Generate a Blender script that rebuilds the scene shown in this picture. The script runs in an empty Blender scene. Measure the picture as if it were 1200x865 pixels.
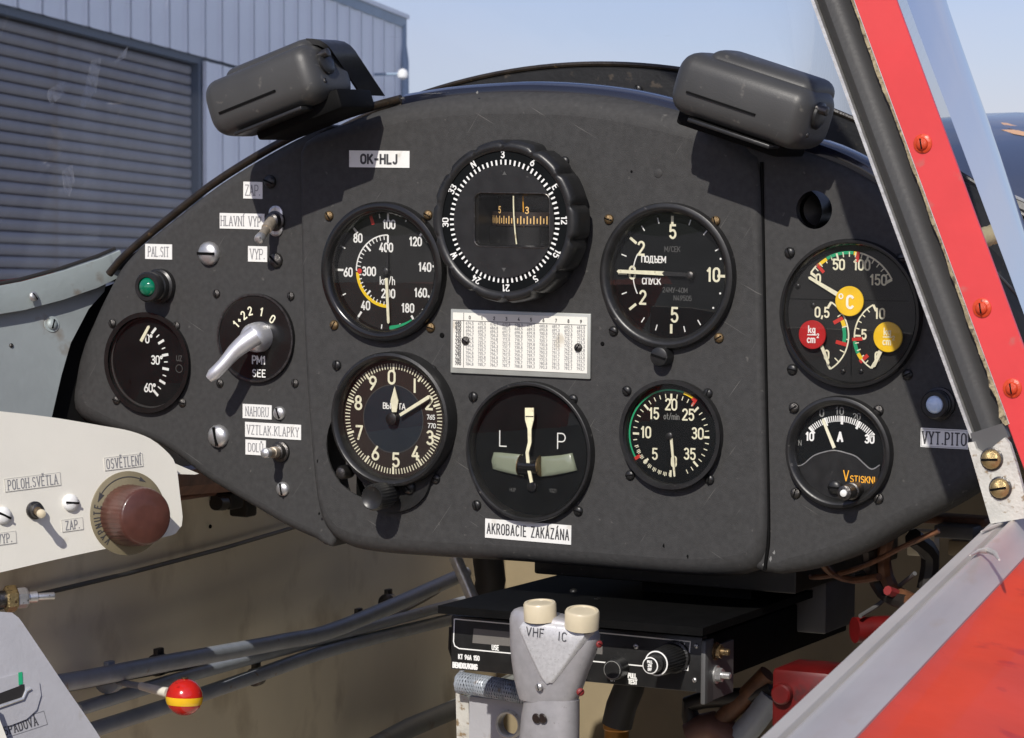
import bpy, bmesh, math, random
from mathutils import Vector, Matrix
from mathutils.geometry import tessellate_polygon
random.seed(7)
sc = bpy.context.scene
V = Vector
# ------------------------------------------------------------------ camera
# aircraft frame: x right, y forward (nose), z up, origin on the instrument panel face, metres
CR = Matrix(((0.8909, 0.4542, 0.0064), (0.0402, -0.0648, -0.9971), (-0.4524, 0.8886, -0.0760)))  # rows right, down, forward
CP = V((0.8154, -1.5957, 0.1360)); FPX = 3616.85
for i in range(3): pass
# world frame: camera pitched 1.45 degrees down, no roll; aircraft sits a little nose up
pit = math.radians(1.45)
az = V((-0.4537, 0.8912, 0)).normalized()
fw = V((az.x*math.cos(pit), az.y*math.cos(pit), -math.sin(pit)))
rw = V((az.y, -az.x, 0)); dw = fw.cross(rw)
r0 = V(CR[0]).normalized(); f0 = V(CR[2]); f0 = (f0 - r0*f0.dot(r0)).normalized(); d0 = f0.cross(r0)
CR = Matrix((r0, d0, f0))
W3 = Matrix((rw, dw, fw)).transposed() @ CR
M4 = Matrix.Translation((0, 0, 1.75)) @ W3.to_4x4()
camd = bpy.data.cameras.new('camera'); cam = bpy.data.objects.new('camera', camd)
sc.collection.objects.link(cam); sc.camera = cam
camd.sensor_width = 36; camd.lens = FPX/1200*36; camd.clip_start = 0.05; camd.clip_end = 5000
CW = M4 @ CP
cm = Matrix((rw, -dw, -fw)).transposed().to_4x4(); cm.translation = CW
cam.matrix_world = cm
camd.dof.use_dof = True; camd.dof.focus_distance = 1.72; camd.dof.aperture_fstop = 72
# ------------------------------------------------------------------ light
SUNP = V((0.19, -1.0, 0.78)).normalized()
SW = (W3 @ SUNP).normalized()
el = math.asin(SW.z); rotz = math.atan2(SW.x, SW.y)
world = bpy.data.worlds.new('World'); sc.world = world; world.use_nodes = True
nt = world.node_tree; nt.nodes.clear()
out = nt.nodes.new('ShaderNodeOutputWorld'); bg = nt.nodes.new('ShaderNodeBackground')
sky = nt.nodes.new('ShaderNodeTexSky'); sky.sky_type = 'NISHITA'; sky.sun_disc = False
sky.sun_elevation = el; sky.sun_rotation = rotz; sky.altitude = 200; sky.air_density = 1.0; sky.dust_density = 0.8; sky.ozone_density = 2.4
tc = nt.nodes.new('ShaderNodeTexCoord'); mp = nt.nodes.new('ShaderNodeMapping'); mp.inputs['Scale'].default_value = (1, 1, 3.5)
nz = nt.nodes.new('ShaderNodeTexNoise'); nz.inputs['Scale'].default_value = 3.2; nz.inputs['Detail'].default_value = 6
rp = nt.nodes.new('ShaderNodeValToRGB'); rp.color_ramp.elements[0].position = .42; rp.color_ramp.elements[1].position = .75
rp.color_ramp.elements[0].color = (.0, .0, .0, 1); rp.color_ramp.elements[1].color = (.55, .55, .55, 1)
mx = nt.nodes.new('ShaderNodeMixRGB'); mx.inputs[2].default_value = (7.6, 7.3, 8.1, 1)
tint = nt.nodes.new('ShaderNodeMixRGB'); tint.blend_type = 'MULTIPLY'; tint.inputs[0].default_value = 1; tint.inputs[2].default_value = (1.10, .985, 1.17, 1)
L = nt.links.new
L(tc.outputs['Generated'], mp.inputs[0]); L(mp.outputs[0], nz.inputs[0]); L(nz.outputs[0], rp.inputs[0])
L(sky.outputs[0], tint.inputs[1]); L(tint.outputs[0], mx.inputs[1]); L(rp.outputs[0], mx.inputs[0]); L(mx.outputs[0], bg.inputs[0]); L(bg.outputs[0], out.inputs[0])
bg.inputs[1].default_value = 0.09
sl = bpy.data.lights.new('sun', 'SUN'); sl.energy = 4.2; sl.angle = math.radians(.53); sl.color = (1, .95, .87)
so = bpy.data.objects.new('sun', sl); sc.collection.objects.link(so)
so.rotation_euler = SW.to_track_quat('Z', 'Y').to_euler()
sc.view_settings.view_transform = 'Standard'; sc.view_settings.look = 'None'; sc.view_settings.exposure = 0; sc.view_settings.gamma = 1
sc.cycles.max_bounces = 8; sc.cycles.transparent_max_bounces = 12
# ------------------------------------------------------------------ helpers
def ray(u, v): return r0*((u-600)/FPX) + d0*((v-432.5)/FPX) + f0
def at(u, v, y=None, x=None, z=None):
    d = ray(u, v)
    t = (y-CP.y)/d.y if y is not None else (x-CP.x)/d.x if x is not None else (z-CP.z)/d.z
    return CP + d*t
def onp(u, v, P, n):
    d = ray(u, v); return CP + d*((P-CP).dot(n)/d.dot(n))
def ppm(P): return FPX/(V(P)-CP).dot(f0)
def wray(u, v): return rw*((u-600)/FPX) + dw*((v-432.5)/FPX) + fw

MATS = {}
def mat(name, col, rough=.5, metal=0, var=0, vscale=30, bump=0, bscale=400, spec=.5, coat=0, trans=0, dirt=None, dscale=60, dth=.62, rvar=0, dsoft=.08, emit=0, stretch=None, scratch=None):
    m = bpy.data.materials.new(name); m.use_nodes = True; n = m.node_tree; b = n.nodes['Principled BSDF']
    b.inputs['Base Color'].default_value = (*col, 1); b.inputs['Roughness'].default_value = rough; b.inputs['Metallic'].default_value = metal
    b.inputs['Specular IOR Level'].default_value = spec; b.inputs['Coat Weight'].default_value = coat
    b.inputs['Transmission Weight'].default_value = trans
    t = n.nodes.new('ShaderNodeTexCoord'); src = None
    def noise(scale, det=5, st=None, rot=(0, 0, 0)):
        q = n.nodes.new('ShaderNodeTexNoise'); q.inputs['Scale'].default_value = scale; q.inputs['Detail'].default_value = det
        tx = st is not None; st = st or stretch; k = n.nodes.new('ShaderNodeMapping')
        if tx: k.vector_type = 'TEXTURE'; st = tuple(1/c_ for c_ in st)
        k.inputs['Scale'].default_value = st or (1, 1, 1); k.inputs['Rotation'].default_value = rot
        n.links.new(t.outputs['Object'], k.inputs['Vector']); n.links.new(k.outputs[0], q.inputs['Vector']); return q
    if var:
        q = noise(vscale); r = n.nodes.new('ShaderNodeValToRGB')
        r.color_ramp.elements[0].position = .3; r.color_ramp.elements[1].position = .7
        r.color_ramp.elements[0].color = (*[c*(1-var) for c in col], 1); r.color_ramp.elements[1].color = (*[min(1, c*(1+var)) for c in col], 1)
        n.links.new(q.outputs[0], r.inputs[0]); src = r.outputs[0]
    if dirt:
        q = noise(dscale, 8); r = n.nodes.new('ShaderNodeValToRGB')
        r.color_ramp.elements[0].position = dth; r.color_ramp.elements[1].position = dth+dsoft
        r.color_ramp.elements[0].color = (0, 0, 0, 1); r.color_ramp.elements[1].color = (1, 1, 1, 1)
        k = n.nodes.new('ShaderNodeMixRGB'); k.inputs[1].default_value = (*col, 1); k.inputs[2].default_value = (*dirt, 1)
        if src: n.links.new(src, k.inputs[1])
        n.links.new(q.outputs[0], r.inputs[0]); n.links.new(r.outputs[0], k.inputs[0]); src = k.outputs[0]
    if scratch:
        for rot, th in (((0, .5, 0), .735), ((0, -1.0, 0), .75), ((0, 2.2, 0), .745)):
            q = noise(1, 2, (22, 60, 900), rot); r = n.nodes.new('ShaderNodeMapRange'); r.inputs['From Min'].default_value = th; r.inputs['From Max'].default_value = th+.05
            k = n.nodes.new('ShaderNodeMixRGB'); k.inputs[2].default_value = (*scratch, 1); n.links.new(q.outputs[0], r.inputs[0]); n.links.new(r.outputs[0], k.inputs[0])
            if src: n.links.new(src, k.inputs[1])
            else: k.inputs[1].default_value = (*col, 1)
            src = k.outputs[0]
    if src: n.links.new(src, b.inputs['Base Color'])
    if rvar:
        q = noise(vscale*1.7); k = n.nodes.new('ShaderNodeMapRange'); k.inputs['To Min'].default_value = max(.02, rough-rvar); k.inputs['To Max'].default_value = min(1, rough+rvar)
        n.links.new(q.outputs[0], k.inputs[0]); n.links.new(k.outputs[0], b.inputs['Roughness'])
    if bump:
        q = noise(bscale, 4); k = n.nodes.new('ShaderNodeBump'); k.inputs['Strength'].default_value = bump; k.inputs['Distance'].default_value = .001
        n.links.new(q.outputs[0], k.inputs['Height']); n.links.new(k.outputs[0], b.inputs['Normal'])
    if emit: b.inputs['Emission Strength'].default_value = emit
    MATS[name] = m; return m
def glassmat(name, tint=(1, 1, 1), dust=.02, ior=1.49, rough=.0, dscale=25, dcol=(.7, .72, .75), scr=0, bump=0):
    m = bpy.data.materials.new(name); m.use_nodes = True; n = m.node_tree; n.nodes.clear(); N = n.nodes.new; K = n.links.new
    o = N('ShaderNodeOutputMaterial'); tr = N('ShaderNodeBsdfTransparent'); tr.inputs[0].default_value = (*tint, 1)
    gl = N('ShaderNodeBsdfGlossy'); gl.inputs['Roughness'].default_value = rough; fr = N('ShaderNodeFresnel'); fr.inputs[0].default_value = ior
    m1 = N('ShaderNodeMixShader'); K(fr.outputs[0], m1.inputs[0]); K(tr.outputs[0], m1.inputs[1]); K(gl.outputs[0], m1.inputs[2])
    df = N('ShaderNodeBsdfDiffuse'); df.inputs[0].default_value = (*dcol, 1); m2 = N('ShaderNodeMixShader')
    t = N('ShaderNodeTexCoord'); q = N('ShaderNodeTexNoise'); q.inputs['Scale'].default_value = dscale; q.inputs['Detail'].default_value = 7
    K(t.outputs['Object'], q.inputs[0]); r = N('ShaderNodeMapRange'); r.inputs['From Min'].default_value = .35; r.inputs['From Max'].default_value = .8
    r.inputs['To Min'].default_value = dust*.35; r.inputs['To Max'].default_value = dust*2.2; K(q.outputs[0], r.inputs[0])
    fac = r.outputs[0]
    if scr:
        mpn = N('ShaderNodeMapping'); mpn.inputs['Scale'].default_value = (40, 40, 900); mpn.inputs['Rotation'].default_value = (.9, .3, .2)
        q2 = N('ShaderNodeTexNoise'); q2.inputs['Scale'].default_value = 1; q2.inputs['Detail'].default_value = 3
        K(t.outputs['Object'], mpn.inputs[0]); K(mpn.outputs[0], q2.inputs[0])
        r2 = N('ShaderNodeMapRange'); r2.inputs['From Min'].default_value = .72; r2.inputs['From Max'].default_value = .8; r2.inputs['To Max'].default_value = scr
        K(q2.outputs[0], r2.inputs[0]); ad = N('ShaderNodeMath'); K(r2.outputs[0], ad.inputs[0]); K(fac, ad.inputs[1]); fac = ad.outputs[0]
    if bump:
        bq = N('ShaderNodeBump'); bq.inputs['Strength'].default_value = bump; bq.inputs['Distance'].default_value = .001; K(q.outputs[0], bq.inputs['Height']); K(bq.outputs[0], gl.inputs['Normal'])
    K(fac, m2.inputs[0]); K(m1.outputs[0], m2.inputs[1]); K(df.outputs[0], m2.inputs[2]); K(m2.outputs[0], o.inputs[0]); MATS[name] = m; return m
# panel paint: matt charcoal crackle paint with dust, faint scuffs and chips
mat('panel_paint', (.0475, .047, .0465), .56, 0, .13, 300, .26, 2600, .18, dirt=(.10, .097, .09), dscale=220, dth=.68, rvar=.12, scratch=(.12, .117, .11))
mat('black_gloss', (.010, .010, .010), .20, 0, .2, 80, .015, 300, .5, rvar=.1)
mat('black_satin', (.014, .014, .014), .36, 0, .25, 120, .04, 900, .5, dirt=(.09, .085, .08), dscale=300, dth=.68, rvar=.12)
mat('black_matt', (.0045, .0045, .0045), .6, 0, .2, 100, .05, 900, .08)
mat('black_rubber', (.034, .034, .032), .40, 0, .15, 12, .08, 500, .5, dirt=(.09, .085, .08), dscale=60, dth=.72, rvar=.08)
mat('bakelite', (.042, .042, .041), .44, 0, .15, 20, .10, 1600, .5, dirt=(.10, .095, .085), dscale=160, dth=.64, rvar=.10, scratch=(.13, .125, .115))
mat('dial_black', (.0045, .0055, .006), .55, 0, .2, 60, 0, 900, .10)
mat('dial_grey', (.019, .019, .019), .55, 0, .15, 60, 0, 900, .12, dirt=(.045, .045, .045), dscale=260, dth=.70)
mat('dial_blue', (.009, .014, .021), .45, 0, .15, 60, 0, 900)
mat('dial_brown', (.020, .012, .009), .45, 0, .25, 40, 0, 900)
mat('print_white', (.80, .80, .77), .5, 0, .06, 300)
mat('print_grey', (.20, .20, .19), .5)
mat('print_dim', (.075, .075, .072), .5)
mat('lume', (.78, .75, .56), .55, 0, .1, 250, dirt=(.5, .45, .3), dscale=300, dth=.64)
mat('print_yellow', (.85, .58, .02), .45)
mat('print_orange', (.85, .40, .03), .45)
mat('card_orange', (.90, .58, .22), .5)
mat('print_green', (.015, .34, .15), .45)
mat('print_red', (.55, .03, .02), .45)
mat('disc_yellow', (.80, .52, .015), .35, 0, .08, 100)
mat('disc_red', (.42, .010, .010), .35, 0, .1, 100)
mat('label_white', (.76, .76, .73), .45, 0, .04, 80, .1, 400, dirt=(.62, .60, .54), dscale=120, dth=.60, dsoft=.15)
mat('label_ink', (.24, .24, .25), .6)
mat('label_ink_dark', (.05, .05, .055), .6)
mat('chart_paper', (.80, .79, .72), .3, 0, .03, 60, coat=.4, dirt=(.62, .58, .48), dscale=60, dth=.64)
mat('chart_border', (.42, .43, .40), .35, .3, .1, 60)
mat('brass', (.24, .165, .085), .42, .9, .3, 300, .3, 900, dirt=(.05, .04, .03), dscale=500, dth=.56)
mat('steel', (.60, .60, .59), .34, .8, .15, 200, .15, 800, dirt=(.12, .10, .08), dscale=350, dth=.64)
mat('chrome', (.66, .66, .68), .34, .65, .06, 100, .05, 300, rvar=.06)
mat('steel_dark', (.10, .095, .09), .35, .9, .3, 300, .3, 800)
mat('console_cream', (.76, .74, .66), .36, 0, .03, 30, .06, 500, coat=.15, dirt=(.6, .56, .46), dscale=45, dth=.69)
mat('knob_brown', (.085, .032, .023), .36, 0, .2, 120, .06, 500, coat=.15, dirt=(.14, .08, .06), dscale=160, dth=.68)
mat('escutcheon_olive', (.20, .17, .105), .5, 0, .1, 100)
mat('jewel_green', (.0, .14, .07), .08, coat=.8)
mat('jewel_blue', (.60, .74, .92), .15, coat=.5)
mat('cast_aluminium', (.46, .45, .46), .40, .5, .08, 200, .12, 2600, dirt=(.33, .31, .31), dscale=700, dth=.66)
mat('grip_facet', (.64, .64, .65), .42, .35, .10, 500, .25, 2600, dirt=(.48, .47, .47), dscale=900, dth=.62)
mat('button_cream', (.62, .54, .38), .3, 0, .05, 100, coat=.3)
mat('frame_red', (.62, .052, .055), .32, 0, .07, 30, .08, 250, coat=.35, dirt=(.50, .10, .09), dscale=80, dth=.66)
mat('screw_red', (.55, .055, .015), .35, 0, .15, 200, .3, 500, dirt=(.25, .02, .01), dscale=500)
mat('skin_red', (.62, .050, .012), .50, 0, .08, 22, .10, 160, .35, coat=.08, dirt=(.46, .028, .014), dscale=50, dth=.62, rvar=.1)
mat('sealant', (.30, .25, .15), .8, 0, .35, 260, .8, 700, dirt=(.10, .08, .05), dscale=350, dth=.56)
mat('edge_metal', (.72, .72, .70), .3, .7, .15, 200, .2, 500)
mat('bracket_grey', (.56, .55, .50), .42, .15, .12, 90, .35, 500, dirt=(.27, .20, .12), dscale=230, dth=.58)
mat('brass_bright', (.48, .36, .17), .34, .85, .25, 400, .3, 900, dirt=(.16, .11, .06), dscale=500, dth=.58)
mat('rail_aluminium', (.47, .455, .43), .45, .15, .09, 60, .10, 250, dirt=(.44, .40, .34), dscale=120, dth=.62, dsoft=.15, rvar=.10, stretch=(1, .08, 1))
mat('ledge_grey', (.34, .39, .39), .42, .2, .08, 24, .2, 200, dirt=(.26, .25, .22), dscale=50, dth=.63)
mat('wall_grey', (.25, .28, .285), .5, .1, .12, 18, .2, 200, dirt=(.20, .19, .17), dscale=40, dth=.60)
mat('wall_cream', (.80, .73, .57), .6, 0, .07, 7, .15, 120, dirt=(.52, .45, .33), dscale=16, dth=.58, dsoft=.2)
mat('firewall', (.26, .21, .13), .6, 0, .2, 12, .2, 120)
mat('wall_shade', (.10, .08, .055), .7, 0, .2, 15, .2, 120)  # cream wall darkened to brown, deep shade put into its colour
mat('floor_dark', (.68, .63, .53), .7, 0, .3, 20)
mat('tube_bluegrey', (.30, .33, .37), .42, .1, .12, 60, .2, 300, dirt=(.22, .15, .09), dscale=90, dth=.66)
mat('longeron_brown', (.17, .085, .06), .5, 0, .3, 60, .3, 300)
mat('quadrant_grey', (.42, .42, .44), .42, .15, .05, 40, .2, 300, dirt=(.35, .33, .3), dscale=60, dth=.64)
mat('ball_red', (.52, .018, .014), .18, 0, .1, 100, coat=.5, dirt=(.28, .01, .01), dscale=200, dth=.62)
mat('ball_yellow', (.85, .50, .02), .2, coat=.4)
mat('rod_white', (.70, .68, .60), .35)
mat('wire_brown', (.13, .055, .025), .55, 0, .4, 150)
mat('wire_black', (.018, .016, .014), .5)
mat('wire_red', (.20, .02, .02), .5)
mat('box_grey', (.10, .10, .10), .5, .2, .1, 50)
mat('red_part', (.10, .003, .003), .45, 0, .3, 60, dirt=(.05, .01, .01), dscale=60, dth=.58)
mat('lever_metal', (.42, .36, .28), .36, .6, .2, 300, .05, 800)
mat('brass_fitting', (.40, .20, .05), .35, .8)
mat('lcd', (.16, .15, .14), .12, 0, .05, 60, coat=.6)
mat('leather_brown', (.018, .013, .008), .40, 0, .4, 120, .3, 500, dirt=(.09, .06, .03), dscale=200, dth=.66)
mat('deck_navy', (.010, .012, .022), .16, 0, .2, 20, .06, 100, coat=.5)
mat('deck_black', (.010, .010, .010), .5, 0, .3, 60, .2, 300, dirt=(.05, .04, .03), dscale=150, dth=.62)
mat('cowl_navy', (.030, .036, .055), .30, 0, .1, 20, .05, 100, coat=.5)
mat('stripe_cream', (.72, .42, .22), .4)
mat('hose_beige', (.42, .35, .20), .7, 0, .2, 90, .5, 300)
mat('slip_tube', (.24, .27, .20), .25, 0, .08, 60, coat=.8)
mat('sheet_blue', (.84, .88, .95), .45, .2, .05, 1.2, 0, 3)
mat('gutter_blue', (.22, .30, .40), .45, .2, .1, 3)
mat('slat_grey', (.26, .26, .275), .6, .1, .13, 1.5, 0, 3, dirt=(.20, .165, .14), dscale=2.0, dth=.58, dsoft=.15)
mat('gutter_dark', (.10, .13, .17), .6)
mat('slat_dark', (.035, .03, .03), .7)
mat('concrete', (.30, .29, .27), .85, 0, .15, .8, .3, 8)
mat('grass', (.07, .09, .03), .9, 0, .3, .2)
mat('light_white', (.8, .8, .78), .4)
mat('seat_khaki', (.16, .14, .10), .8, 0, .2, 20)
glassmat('dial_glass', dust=.002, dscale=90)
glassmat('plexi', tint=(.955, .975, 1.0), dust=.035, dscale=9, scr=.16, rough=.01, dcol=(.62, .70, .85))
glassmat('pane_reflection', dust=.13, dscale=160, dcol=(.75, .75, .75), ior=1.001)  # pale colour painted as reflections on the left pane

class MB:
    def __init__(s): s.v = []; s.f = []; s.zo = 0
    def add(s, vs, fs):
        b = len(s.v); s.v += [V(p) for p in vs]; s.f += [tuple(i+b for i in f) for f in fs]; return s
    def box(s, c, size, R=None, bev=0, seg=2):
        bm = bmesh.new(); bmesh.ops.create_cube(bm, size=1); bmesh.ops.scale(bm, vec=size, verts=bm.verts)
        if bev: bmesh.ops.bevel(bm, geom=bm.edges[:], offset=bev, segments=seg, affect='EDGES', profile=.5)
        bm.verts.ensure_lookup_table(); R = R or Matrix.Identity(3)
        s.add([R @ v.co + V(c) for v in bm.verts], [[v.index for v in f.verts] for f in bm.faces]); bm.free(); return s
    def lathe(s, prof, c, ax=V((0, -1, 0)), e1=None, n=48, mult=None, cap0=False, cap1=False):
        """prof: list of (radius, height along axis)"""
        ax = V(ax).normalized(); e1 = V(e1) if e1 else (V((0, 0, 1)) if abs(ax.z) < .9 else V((1, 0, 0)))
        e1 = (e1-ax*e1.dot(ax)).normalized(); e2 = ax.cross(e1); vs = []; fs = []
        for (r, h) in prof:
            for k in range(n):
                a = 2*math.pi*k/n; q = r*(mult(a, r, h) if mult else 1)
                vs.append(V(c)+ax*h+(e1*math.cos(a)+e2*math.sin(a))*q)
        for j in range(len(prof)-1):
            for k in range(n):
                k2 = (k+1) % n; fs.append((j*n+k, j*n+k2, (j+1)*n+k2, (j+1)*n+k))
        if cap0: fs.append(tuple(range(n))[::-1])
        if cap1: fs.append(tuple((len(prof)-1)*n+k for k in range(n)))
        return s.add(vs, fs)
    def cyl(s, a, b, r, r2=None, n=20, bev=0):
        a = V(a); b = V(b); d = b-a; h = d.length; r2 = r if r2 is None else r2
        pr = [(r, 0), (r2, h-bev), (r2-bev, h)] if bev else [(r, 0), (r2, h)]
        return s.lathe(pr, a, d, n=n, cap0=True, cap1=True)
    def tube(s, pts, r, n=10, closed=False, rr=None):
        pts = [V(p) for p in pts]; N = len(pts); vs = []; fs = []; up = None
        for i, p in enumerate(pts):
            t = (pts[(i+1) % N]-pts[i-1]) if closed else (pts[min(i+1, N-1)]-pts[max(i-1, 0)])
            t.normalize()
            if up is None: up = V((0, 0, 1)) if abs(t.z) < .9 else V((1, 0, 0))
            up = (up-t*up.dot(t)).normalized(); e2 = t.cross(up); q = rr[i] if rr else r
            for k in range(n):
                a = 2*math.pi*k/n; vs.append(p+(up*math.cos(a)+e2*math.sin(a))*q)
        for i in range(N if closed else N-1):
            j = (i+1) % N
            for k in range(n):
                k2 = (k+1) % n; fs.append((i*n+k, i*n+k2, j*n+k2, j*n+k))
        if not closed: fs += [tuple(range(n))[::-1], tuple((N-1)*n+k for k in range(n))]
        return s.add(vs, fs)
    def loft(s, rings, closed_ring=True, caps=True):
        n = len(rings[0]); vs = [p for r in rings for p in r]; fs = []
        for j in range(len(rings)-1):
            for k in range(n if closed_ring else n-1):
                k2 = (k+1) % n; fs.append((j*n+k, j*n+k2, (j+1)*n+k2, (j+1)*n+k))
        if caps and closed_ring: fs += [tuple(range(n))[::-1], tuple((len(rings)-1)*n+k for k in range(n))]
        return s.add(vs, fs)
    def prism(s, poly, dvec):
        n = len(poly); vs = [V(p) for p in poly]+[V(p)+V(dvec) for p in poly]
        return s.add(vs, [tuple(range(n)), tuple(range(2*n-1, n-1, -1))]+[(i, (i+1) % n, (i+1) % n+n, i+n) for i in range(n)])
    def strip(s, pts, w, nrm, closed=False, ext=.0, lift=.00002):
        """flat painted stroke, mitred"""
        s.zo = (s.zo+1) % 6; off = V(nrm)*(lift*(1+s.zo)); pts = [V(p) for p in pts]
        N = len(pts); nrm = V(nrm); vs = []
        if not closed and ext:
            a = (pts[0]-pts[1]).normalized()*ext; b = (pts[-1]-pts[-2]).normalized()*ext; pts[0] = pts[0]+a; pts[-1] = pts[-1]+b
        for i in range(N):
            p = pts[i]
            t0 = (p-pts[i-1]) if (i > 0 or closed) else (pts[1]-p); t1 = (pts[(i+1) % N]-p) if (i < N-1 or closed) else t0
            if t0.length < 1e-9: t0 = t1
            if t1.length < 1e-9: t1 = t0
            t0 = t0.normalized(); t1 = t1.normalized(); t = t0+t1
            t = t.normalized() if t.length > .2 else t1
            sd = t.cross(nrm); k = min(1.6, 1/max(.3, t.dot(t1)))
            vs += [p+sd*(w/2*k)+off, p-sd*(w/2*k)+off]
        fs = [(2*i, 2*((i+1) % N), 2*((i+1) % N)+1, 2*i+1) for i in range(N if closed else N-1)]
        return s.add(vs, fs)

OBJ = []
def setp(o, label=None, cat=None, group=None, kind=None):
    if label: o['label'] = label
    if cat: o['category'] = cat
    if group: o['group'] = group
    if kind: o['kind'] = kind
    return o
WORLDSET = set()
def mkmesh(mb, name, org, smooth=True, angle=38, solid=True):
    me = bpy.data.meshes.new(name); me.from_pydata([tuple(p-org) for p in mb.v], [], mb.f); me.validate()
    if solid:
        bm = bmesh.new(); bm.from_mesh(me); bmesh.ops.recalc_face_normals(bm, faces=bm.faces[:]); bm.to_mesh(me); bm.free()
    if smooth:
        me.polygons.foreach_set('use_smooth', [True]*len(me.polygons)); me.set_sharp_from_angle(angle=math.radians(angle))
    return me
def part(root, name, mb, m, label=None, smooth=True, kind=None, angle=38, solid=True):
    """mesh child; vertices are given in the aircraft frame (or world frame for world things)"""
    g = root['_o']; me = mkmesh(mb, name, V(g), smooth, angle, solid); me.materials.append(MATS[m])
    o = bpy.data.objects.new(name, me); sc.collection.objects.link(o); o.parent = root; o['_o'] = list(g)
    return setp(o, label, kind=kind)
def thing(name, label, cat, org, group=None, wld=False):
    o = bpy.data.objects.new(name, None); o.empty_display_size = .02; sc.collection.objects.link(o); o.location = V(org); o['_o'] = list(org)
    setp(o, label, cat, group); OBJ.append((o, wld)); return o
def solo(name, mb, m, label=None, cat=None, group=None, kind=None, wld=False, smooth=True, org=None, angle=38):
    if org is None: org = sum((p for p in mb.v), V((0, 0, 0)))/len(mb.v)
    me = mkmesh(mb, name, V(org), smooth, angle); me.materials.append(MATS[m]); o = bpy.data.objects.new(name, me)
    sc.collection.objects.link(o); o.location = org; o['_o'] = list(org); setp(o, label, cat, group, kind); OBJ.append((o, wld)); return o

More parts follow.
